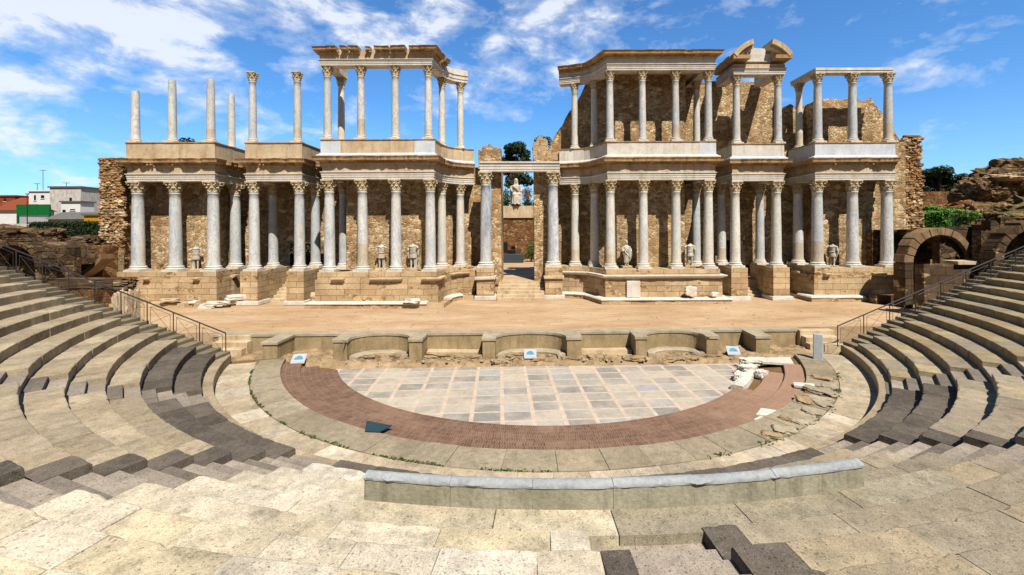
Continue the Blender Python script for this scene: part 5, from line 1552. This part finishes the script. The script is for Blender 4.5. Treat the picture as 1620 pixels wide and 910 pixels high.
def hedge(lab, A, B, w, z0f, h, mat, n, size, seed):
    rd = random.Random(seed); A = Vector(A); B = Vector(B); d = (B - A); L = d.length; d.normalize(); nn = Vector((-d.y, d.x, 0))
    mb = MB()
    for k in range(n):
        u = rd.random(); s = rd.choice((0, 0, 0, 1, 2)); v = rd.uniform(-.5, .5)
        base = A.lerp(B, u)
        if s == 0: p = base + nn * w * v + Vector((0, 0, h * (1 + rd.gauss(0, .03))))
        else: p = base + nn * w * (-.5 if s == 1 else .5) + Vector((0, 0, h * rd.random()))
        p += Vector((rd.gauss(0, .05), rd.gauss(0, .05), rd.gauss(0, .06) + .12 * mn.noise((u * L * .8, v, seed))))
        nrm = Vector((rd.gauss(0, .6), rd.gauss(0, .6) - .3, rd.gauss(0, .5) + .6)).normalized()
        a = nrm.orthogonal().normalized(); a.rotate(Matrix.Rotation(rd.uniform(0, 6.28), 3, nrm)); b = nrm.cross(a); q = size * rd.uniform(.6, 1.3)
        i = mb.add([p - a * q * .5, p + b * q * .3, p + a * q * .5, p - b * q * .3]); mb.face((i, i + 1, i + 2, i + 3))
    # dark twiggy inside so that it is not see-through
    q1, q2 = A + nn * w * .42, A - nn * w * .42; q3, q4 = B - nn * w * .42, B + nn * w * .42
    i = mb.add([(q.x, q.y, q.z - .2) for q in (q1, q2, q3, q4)] + [(q.x, q.y, q.z + h * .93) for q in (q1, q2, q3, q4)])
    for f in ((0, 1, 2, 3), (4, 7, 6, 5), (0, 4, 5, 1), (1, 5, 6, 2), (2, 6, 7, 3), (3, 7, 4, 0)): mb.face([i + k for k in f])
    o = mb.build('hedge', M[mat], recalc=False); return tag(o, lab, 'hedge', None, 'thing')
hedge('long clipped dark hedge in front of the houses on the left', at(62, 374, 42), at(166, 374, 42), 2.0, 0, 1.25, 'leaf_dark', 6000, .16, 1)
hedge('lower bright green hedge beside the right end pier', at(1445, 360, 45), at(1505, 358, 43), 2.2, 0, 1.4, 'leaf_bright', 5000, .18, 2)
hedge('upper bright green hedge sloping down beside the right ruins', at(1468, 342, 52), at(1556, 356, 48), 2.0, 0, 1.1, 'leaf_bright', 5000, .18, 3)
hedge('short dark hedge end beside the upper arch on the right', at(1508, 358, 40), at(1530, 360, 39.5), 1.4, 0, 1.0, 'leaf_mid', 1800, .16, 4)

# ================================================================== RUINS LEFT AND RIGHT
def mound(lab, px, py, Y, size, mat, seed, amp=.4, rz=0, name='ruin_mound', cat='ruined masonry', group=None, sub=4):
    p = at(px, py, Y); mb = MB(); rock_mb(mb, p, size, seed, sub + 1, amp, 0, 1.5, rz, True)
    o = mb.build(name, M[mat], smooth=30); return tag(o, lab, cat, group, 'thing')
GM = 'collapsed rubble masses right of the stage building'
mound('big collapsed rubble mass on the right skyline', 1604, 316, 66, (6.8, 5, 4.4), 'ruin', 1, .45, 0, group=GM)
mound('dark rubble mass right of the umbrella pine', 1548, 318, 62, (2.7, 3, 2.6), 'ruin', 2, .45, 0, group=GM)
mound('upper crest of broken masonry at the right edge', 1612, 284, 74, (6.5, 4, 2.8), 'ruin', 3, .5, 0, group=GM)
mound('long low rubble bank above the green hedges', 1520, 338, 57, (4.6, 2.5, 1.5), 'rubble_red', 4, .4, -.2, group=GM)
mound('brown collapsed masonry behind the right arches', 1585, 352, 50, (5.5, 3, 2.0), 'ruin', 5, .45, .2, group=GM)
mound('reddish earth bank between the rubble masses', 1575, 296, 70, (4.0, 3, 2.0), 'ruin', 6, .25, 0, group=GM)
mound('pale slab-like vault fragment above the second arch', 1608, 352, 33, (2.6, 1.8, .8), 'ruin', 7, .3, 0, group=GM)
mound('low grey ledge of masonry at the right edge', 1610, 280, 60, (3.4, 2, .5), 'tan', 8, .3, 0, group=GM)
wallbox('low_rubble_wall', 'low reddish rubble wall under the umbrella pine', ax(1448, 70), ax(1512, 70), 69.5, 70.5, 6, 10.8, 'rubble_red', 'wall', .15)
wallbox('terrace_wall', 'brown terrace wall below the green hedges on the right', ax(1500, 40), ax(1552, 40), 39.6, 40.4, 2, 5.3, 'rubble_red', 'wall', .1)
def arch(lab, px, py, Y, ro, ri, depth, z0, mat='ashlar_grey', n=13, rz=0, ring='voussoir', shift=1.0):
    p = at(px, py, Y)
    a = thing('arch', lab, 'stone arch', (p[0], Y, z0), 'vaulted entrance arches beside the seating', rz)
    mb = MB(); rd = random.Random(int(px))
    for k in range(n):
        a0 = PI * k / n + .008; a1 = PI * (k + 1) / n - .008; e = rd.uniform(-.14, .12)
        poly = [(p[0] + ri * math.cos(a0), p[2] + ri * math.sin(a0)), (p[0] + (ro + e) * math.cos(a0), p[2] + (ro + e) * math.sin(a0)), (p[0] + (ro + e) * math.cos((a0 + a1) / 2), p[2] + (ro + e) * math.sin((a0 + a1) / 2)),
                (p[0] + (ro + e) * math.cos(a1), p[2] + (ro + e) * math.sin(a1)), (p[0] + ri * math.cos(a1), p[2] + ri * math.sin(a1)), (p[0] + ri * math.cos((a0 + a1) / 2), p[2] + ri * math.sin((a0 + a1) / 2))]
        mb.col = tuple([rd.uniform(.8, 1.1)] * 3)
        mb.slabxz(poly, Y - rd.uniform(0, .06), Y + .9)
    mb.build('arch_ring', M[ring], a, bevel=.03)
    mb = MB(); n2 = 16; poly = []; k0 = n2 if shift < 0 else 9
    for k in range(k0 + 1): poly.append((p[0] + (ro - .12) * math.cos(PI * k / n2), p[2] + (ro - .12) * math.sin(PI * k / n2)))
    for k in range(k0, -1, -1): poly.append((p[0] + (ri + .03) * math.cos(PI * k / n2), p[2] + (ri + .03) * math.sin(PI * k / n2)))
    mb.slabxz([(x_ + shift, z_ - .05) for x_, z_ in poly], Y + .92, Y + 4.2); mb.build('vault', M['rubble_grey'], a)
    for s_ in (-1, 1):
        mb = MB(); zc = z0
        while zc < p[2] - .01:
            zn = min(p[2], zc + .48)
            mb.box(p[0] + s_ * (ro + ri) / 2 - (ro - ri) / 2, p[0] + s_ * (ro + ri) / 2 + (ro - ri) / 2, Y, Y + depth, zc, zn - .012, .012, rd); zc = zn
        mb.build('jamb', M[mat], a)
    return p
pA = arch('nearer ruined stone arch with thick voussoirs beside the right end pier', 1489, 416, 29.5, 2.4, 1.85, .95, -.9)
pB = arch('second stone arch half cut by the right edge', 1636, 412, 25.5, 2.3, 1.75, .95, -.9, ring='ashlar_grey')
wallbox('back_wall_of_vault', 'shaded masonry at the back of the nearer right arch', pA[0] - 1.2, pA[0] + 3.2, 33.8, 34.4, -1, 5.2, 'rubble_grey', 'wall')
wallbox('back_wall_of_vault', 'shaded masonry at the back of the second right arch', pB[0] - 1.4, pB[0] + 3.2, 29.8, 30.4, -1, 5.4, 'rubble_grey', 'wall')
mound('rubble mass filling the space between the two right arches', 1556, 402, 30.6, (1.7, 1.0, 2.2), 'rubble_grey', 31, .35)
wallbox('low_wall', 'stepped low wall in front of the nearer right arch', ax(1452, 27), ax(1560, 27), 26.6, 27.3, -1, 3.15, 'ashlar_grey', 'wall', .04)
wallbox('stone_slab', 'long flat stone slab lying on the low wall before the right arch', ax(1500, 27), ax(1552, 27), 26.4, 27.5, 3.15, 3.35, 'tan', 'stone slab', .02)
wallbox('passage_wall', 'dark passage wall below the right end pier', 24.5, 27.0, 31.0, 31.7, -1.2, .6, 'ashlar_grey', 'wall', .04)
jag_block('ruin_wall', 'ruined brown wall above the right entrance passage', ax(1555, 27.5), ax(1640, 27.5), 27.6, 28.2, -1, 6.2, 'rubble_grey', 21, 'ruined wall', None, .7)
# left
jag_block('ruin_wall', 'ruined brown rubble wall beside the left end pier', ax(60, 30.5), ax(162, 30.5), 30.5, 31.6, -1, 4.75, 'rubble_red', 11, 'ruined wall', 'ruined walls at the left entrance', .35)
jag_block('ruin_wall', 'dark weathered ruin wall at the left edge', ax(-20, 27.5), ax(66, 27.5), 27.8, 29.0, -1, 5.3, 'rubble_grey', 12, 'ruined wall', 'ruined walls at the left entrance', .5)
mound('sloping pile of flat stones above the left ruin wall', 110, 388, 31.5, (2.6, 1.2, .7), 'rubble_grey', 12, .4, 0, 'stone_pile', 'stone pile')
mound('brown collapsed masonry at the far-left edge above the seats', 20, 384, 30.5, (3.2, 1.6, 1.1), 'rubble_grey', 13, .4, 0)
wallbox('corner_pillar', 'sunlit tan block pillar at the foot of the left end pier', ax(156, 31.6), ax(184, 31.6), 31.3, 32.2, -1, 4.0, 'ashlar', 'pillar')
def rough_block(name, lab, cat, x0, x1, y0, y1, z0, z1, mat, seed):
    mb = MB(); rock_mb(mb, ((x0 + x1) / 2, (y0 + y1) / 2, (z0 + z1) / 2), ((x1 - x0) / 1.72, (y1 - y0) / 1.72, (z1 - z0) / 1.72), seed, 4, .10, 0, 1.3, 0, True, .96)
    o = mb.build(name, M[mat], smooth=25); return tag(o, lab, cat, None, 'thing')
rough_block('stone_lintel', 'dark stone beam bridging the left entrance passage', 'stone beam', ax(88, 22.4), ax(207, 22.4), 22.1, 22.9, 2.45, 3.02, 'ashlar_grey', 3)
rough_block('standing_post', 'square standing stone post under the end of the left stone beam', 'stone post', ax(184, 22.3), ax(209, 22.3), 22.0, 22.8, -.9, 2.44, 'tan', 4)
wallbox('passage_wall', 'low masonry wall along the left entrance passage', ax(60, 24), ax(150, 24), 23.9, 24.5, -1, 2.3, 'rubble_red', 'wall', .05)
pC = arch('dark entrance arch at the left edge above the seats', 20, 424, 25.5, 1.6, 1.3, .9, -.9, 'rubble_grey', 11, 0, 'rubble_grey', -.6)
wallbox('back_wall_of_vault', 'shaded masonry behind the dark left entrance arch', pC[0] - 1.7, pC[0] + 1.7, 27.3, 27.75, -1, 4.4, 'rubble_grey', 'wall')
# curved half arch
mb = MB(); n = 12; poly = []
p0 = at(122, 440, 29.6); p1 = at(163, 410, 29.6)
for k in range(n + 1):
    t = k / n; poly.append((p0[0] + (p1[0] - p0[0]) * t, p0[2] + (p1[2] - p0[2]) * (t ** 1.5)))
for k in range(n, -1, -1):
    t = k / n; poly.append((p0[0] + (p1[0] - p0[0]) * t, p0[2] + (p1[2] - p0[2]) * (t ** 1.5) + .32))
mb.slabxz(poly, 29.5, 30.4)
o = mb.build('half_arch', M['voussoir']); tag(o, 'broken half arch of stone leaning against the left ruin wall', 'arch fragment', None, 'thing')
wallbox('retaining_wall', 'long grey retaining wall below the houses on the left', ax(-20, 47), ax(165, 47), 46.8, 47.4, 3, 6.15, 'stucco_stain', 'wall', .0)

# ================================================================== HOUSES ON THE LEFT
def house(lab, x0, x1, ytop, Y, depth, mat, wins=(), roof=None, z0=0, name='house'):
    X0, X1 = ax(x0, Y), ax(x1, Y); Z1 = at((x0 + x1) / 2, ytop, Y)[2]
    h = thing(name, lab, 'house', ((X0 + X1) / 2, Y, z0), 'houses beyond the left ruins')
    mb = MB(); mb.box(X0, X1, Y, Y + depth, z0, Z1); mb.build('walls', M[mat], h)
    if roof:
        mb = MB(); kind, rm, rh = roof
        if kind == 'flat': mb.box(X0 - .3, X1 + .3, Y - .3, Y + depth + .3, Z1 + .003, Z1 + rh)
        else:
            i = mb.add([(X0 - .4, Y - .5, Z1), (X1 + .4, Y - .5, Z1), (X1 + .4, Y + depth + .5, Z1), (X0 - .4, Y + depth + .5, Z1), (X0 - .4, Y + depth / 2, Z1 + rh), (X1 + .4, Y + depth / 2, Z1 + rh)])
            for f in ((0, 1, 5, 4), (2, 3, 4, 5), (0, 4, 3), (1, 2, 5), (0, 3, 2, 1)): mb.face([i + k for k in f])
        mb.build('roof', M[rm], h)
    for (a, b, c, d) in wins:
        p = at(a, b, Y); q = at(c, d, Y)
        mb = MB(); mb.box(p[0], q[0], Y - .05, Y + .2, q[2], p[2]); w_ = mb.build('window', M['dark_glass'], h)
        mb = MB(); mb.box(p[0] - .12, q[0] + .12, Y - .14, Y - .06, q[2] - .16, q[2]); mb.build('sill', M['stucco'], w_)
    return h
house('white house with a stained grey end wall and roof aerials', 79, 128, 297, 112, 12, 'stucco_stain', [(110, 313, 114, 318)], ('flat', 'roof_grey', .35))
house('white house with two small dark windows behind the green netting', 46, 79.5, 303, 113, 9, 'stucco', [(54, 309, 57, 317), (65, 309, 70, 314)], ('flat', 'stucco', .3))
house('low white annex in front of the stained house', 97, 127, 320, 108, 3.5, 'stucco', [(99, 332, 104, 338), (111, 331, 119, 333)], ('flat', 'roof_grey', .3))
house('white house with a red tiled roof at the left edge', -20, 26, 333, 100, 8, 'stucco', [], ('gable', 'roof', 1.6))
house('small house with a red roof left of the green netting', 5, 48, 324, 118, 9, 'stucco', [], ('gable', 'roof', 2.2))
house('far brick red house at the left edge', -20, 24, 311, 135, 9, 'roof', [(6, 314, 10, 319)], ('flat', 'roof', .4))
house('grey roofed shed in front of the white houses', 76, 134, 347, 86, 6, 'stucco_stain', [], ('gable', 'roof_grey', 1.5))
house('low yellow ochre building beside the left end pier', 133, 170, 341, 84, 6, 'ochre', [], ('flat', 'roof_grey', .35))
house('distant low white house between the shed and the end pier', 128, 172, 320, 130, 10, 'stucco', [(134, 328, 139, 336), (152, 326, 157, 334)], ('flat', 'roof_grey', .4))
# green netting
mb = MB(); p = at(26, 324, 98); q = at(78, 341, 98); mb.box(p[0], q[0], 98, 98.4, q[2], p[2], .05, rs)
mb.box(p[0], p[0] + .3, 98.0, 98.3, 0, q[2]); mb.box(q[0] - .3, q[0], 98.0, 98.3, 0, q[2])
o = mb.build('green_netting', M['green_tarp']); tag(o, 'green netting screen in front of the white houses', 'netting', None, 'thing')
def mast(lab, px, y0, y1, Y, r=.06, arms=True):
    a = at(px, y0, Y); t = thing('aerial', lab, 'aerial', (a[0], Y, at(px, y1, Y)[2]), 'roof aerials')
    mb = MB(); b = at(px, y1, Y); mb.tube([(a[0], Y, b[2] - .5), (a[0], Y, a[2])], r, 6); mb.build('mast', M['metal'], t)
    if arms:
        mb = MB(); mb.tube([(a[0] - .7, Y, a[2] - .1), (a[0] + .7, Y, a[2] - .1)], r * .8, 6)
        for k in range(5): mb.tube([(a[0] - .6 + .3 * k, Y - .3, a[2] - .1), (a[0] - .6 + .3 * k, Y + .3, a[2] - .1)], r * .6, 5)
        mb.build('crossbars', M['metal'], t)
mast('tall thin aerial on the white house roof', 68, 269, 303, 114)
mast('short aerial on the stained house roof', 105, 289, 297, 113)
mast('second short aerial left on the white house roof', 59, 290, 303, 114)
lp = thing('street_lamp', 'dark lamp post in front of the red roofed house', 'street lamp', (ax(43, 80), 80, 3))
p = at(43, 309, 80); mb = MB(); mb.tube([(p[0], 80, 2), (p[0], 80, p[2])], [.09, .05], 8); mb.build('pole', M['black'], lp, smooth=True)
mb = MB(); mb.lathe([(.05, 0), (.22, .08), (.26, .35), (.1, .5), (.03, .55)], (p[0], 80, p[2]), 10); mb.build('lantern', M['panel_frame'], lp)
lp = thing('garden_pole', 'thin dark pole standing among the hedges on the right', 'pole', (ax(1528, 40), 40, 4))
p = at(1527, 325, 40); q = at(1527, 360, 40); mb = MB(); mb.tube([(p[0], 40, q[2] - .5), (p[0], 40, p[2])], [.05, .035], 8); mb.build('post', M['black'], lp, smooth=True)
mb = MB(); mb.lathe([(.03, 0), (.09, .05), (.09, .14), (.02, .18)], (p[0], 40, p[2]), 8); mb.build('lamp_head', M['black'], lp)

mb = MB(); rp_ = random.Random(77)
for q in range(420):
    if rp_.random() < .6: x, y, z = rp_.uniform(-24, 25), 24.2 + abs(rp_.gauss(0, 1)) * 4.5, 0
    else:
        x, y, z = rp_.uniform(-11, 11), rp_.uniform(21.4, 22.6), -1.02
    if y > 31 or (z == 0 and y > 30 and rp_.random() < .5): continue
    s_ = rp_.uniform(.015, .06) * (1.6 if z < 0 else 1)
    rock_mb(mb, (x, y + yt(x), z + s_ * .3), (s_ * rp_.uniform(.8, 1.6), s_, s_ * .7), q, 1, .35, 0, 1.4, rp_.uniform(0, 3))
o = mb.build('gravel', M['coping'], smooth=30); tag(o, 'small loose pebbles scattered on the sand of the stage', 'gravel', None, 'stuff')
# ================================================================== CAMERA, LIGHT, SKY
cd = bpy.data.cameras.new('Camera'); cam = bpy.data.objects.new('Camera', cd); COL.objects.link(cam)
cam.matrix_world = Matrix.Translation((0, 0, CZ)) @ Matrix.Rotation(PI / 2, 4, 'X') @ Matrix.Rotation(-SL, 4, 'Z')
cd.sensor_fit = 'HORIZONTAL'; cd.sensor_width = 36; cd.lens = 36 * FOC / 1620
cd.shift_x = -(PX - 810) / 1620; cd.shift_y = -(455 - PY) / 1620
cd.clip_start = .05; cd.clip_end = 3000
scene.camera = cam
SUNV = Vector((.43, -1, 1.56)).normalized()
sd = bpy.data.lights.new('Sun', 'SUN'); sd.energy = 5.0; sd.angle = R_(.5); sd.color = (1, .945, .86)
so = bpy.data.objects.new('Sun', sd); COL.objects.link(so); so.rotation_euler = (-SUNV).to_track_quat('-Z', 'Y').to_euler(); so.location = (30, -40, 60)
w = bpy.data.worlds.new('World'); scene.world = w; w.use_nodes = True
t = w.node_tree; t.nodes.clear()
def nn(ty, **k):
    x = t.nodes.new(ty)
    for a, b in k.items(): setattr(x, a, b)
    return x
sky = nn('ShaderNodeTexSky', sky_type='NISHITA'); sky.sun_disc = False
sky.sun_elevation = math.asin(SUNV.z); sky.sun_rotation = math.atan2(SUNV.x, SUNV.y)
sky.altitude = 200; sky.air_density = 1.0; sky.dust_density = .3; sky.ozone_density = 2.5
tc = nn('ShaderNodeTexCoord'); sep = nn('ShaderNodeSeparateXYZ'); t.links.new(tc.outputs['Generated'], sep.inputs[0])
def mth(op, a, b=None, clamp=False):
    x = nn('ShaderNodeMath', operation=op); x.use_clamp = clamp
    for i, v in enumerate((a, b)):
        if v is None: continue
        if hasattr(v, 'is_linked'): t.links.new(v, x.inputs[i])
        else: x.inputs[i].default_value = v
    return x.outputs[0]
mp = nn('ShaderNodeMapping'); t.links.new(tc.outputs['Generated'], mp.inputs[0]); mp.inputs['Scale'].default_value = (1, 1, 1.9)
def wnoise(scale, detail, rough, dist=0, loc=(0, 0, 0), sc=(1, 1, 1), rot=0):
    m = nn('ShaderNodeMapping'); t.links.new(mp.outputs[0], m.inputs[0]); m.inputs['Location'].default_value = loc; m.inputs['Scale'].default_value = sc; m.inputs['Rotation'].default_value = (0, rot, 0)
    x = nn('ShaderNodeTexNoise'); t.links.new(m.outputs[0], x.inputs['Vector'])
    for k, v in (('Scale', scale), ('Detail', detail), ('Roughness', rough), ('Distortion', dist)): x.inputs[k].default_value = v
    return x.outputs['Fac']
def wramp(f, stops):
    x = nn('ShaderNodeValToRGB'); t.links.new(f, x.inputs[0])
    while len(x.color_ramp.elements) < len(stops): x.color_ramp.elements.new(.5)
    for e, (p, v) in zip(x.color_ramp.elements, stops): e.position = p; e.color = (v, v, v, 1)
    return x.outputs[0]
big = wnoise(2.1, 3, .5, .2, (2.3, 1.1, 0))
puff = wnoise(8.5, 10, .6, .25, (4.0, 0, 0))
wisp = wnoise(3.4, 8, .66, .7, (1, 3, 0), (.8, 1, 1.5), .35)
side = mth('ADD', mth('MULTIPLY', sep.outputs[0], -.04), mth('MULTIPLY', mth('ABSOLUTE', sep.outputs[0]), -.015))     # more cloud to the left, clear blue to the right
cover = mth('ADD', mth('ADD', mth('MULTIPLY', big, .55), mth('MULTIPLY', puff, .80)), mth('ADD', mth('MULTIPLY', wisp, .35), side))
mask = wramp(cover, [(.83, 0), (.92, .30), (1.08, .88)])
low = wramp(sep.outputs[2], [(.0, .22), (.10, .08), (.25, 0)])
north = wramp(sep.outputs[1], [(.0, 0), (.35, 1)])     # clouds only beyond the stage building, none behind the camera, for less fill light
mask = mth('MAXIMUM', mth('MULTIPLY', mth('MULTIPLY', mask, north), .95), low, True)
tint = nn('ShaderNodeMix', data_type='RGBA', blend_type='MULTIPLY'); tint.inputs[0].default_value = 1
t.links.new(sky.outputs[0], tint.inputs[6]); tint.inputs[7].default_value = (.52, .94, 1.30, 1)
mx = nn('ShaderNodeMix', data_type='RGBA'); t.links.new(mask, mx.inputs[0]); t.links.new(tint.outputs[2], mx.inputs[6]); mx.inputs[7].default_value = (6.6, 6.9, 7.4, 1)
south_dim = wramp(sep.outputs[1], [(-.1, .26), (.5, 1)]); south_dim.node.color_ramp.elements[0].position = 0  # unseen sky behind the camera dimmed on purpose to deepen the shade
fin = nn('ShaderNodeMix', data_type='RGBA', blend_type='MULTIPLY'); fin.inputs[0].default_value = 1; t.links.new(mx.outputs[2], fin.inputs[6]); t.links.new(south_dim, fin.inputs[7])
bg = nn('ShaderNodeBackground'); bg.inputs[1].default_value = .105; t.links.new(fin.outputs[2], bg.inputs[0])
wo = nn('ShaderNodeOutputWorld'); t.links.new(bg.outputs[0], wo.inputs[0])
scene.view_settings.view_transform = 'Standard'; scene.view_settings.look = 'None'; scene.view_settings.gamma = 1; scene.view_settings.exposure = .45
scene.view_settings.use_curve_mapping = False
scene.render.engine = 'CYCLES'
scene.cycles.max_bounces = 6; scene.cycles.diffuse_bounces = 1; scene.cycles.glossy_bounces = 2; scene.cycles.transmission_bounces = 2
scene.cycles.use_denoising = True
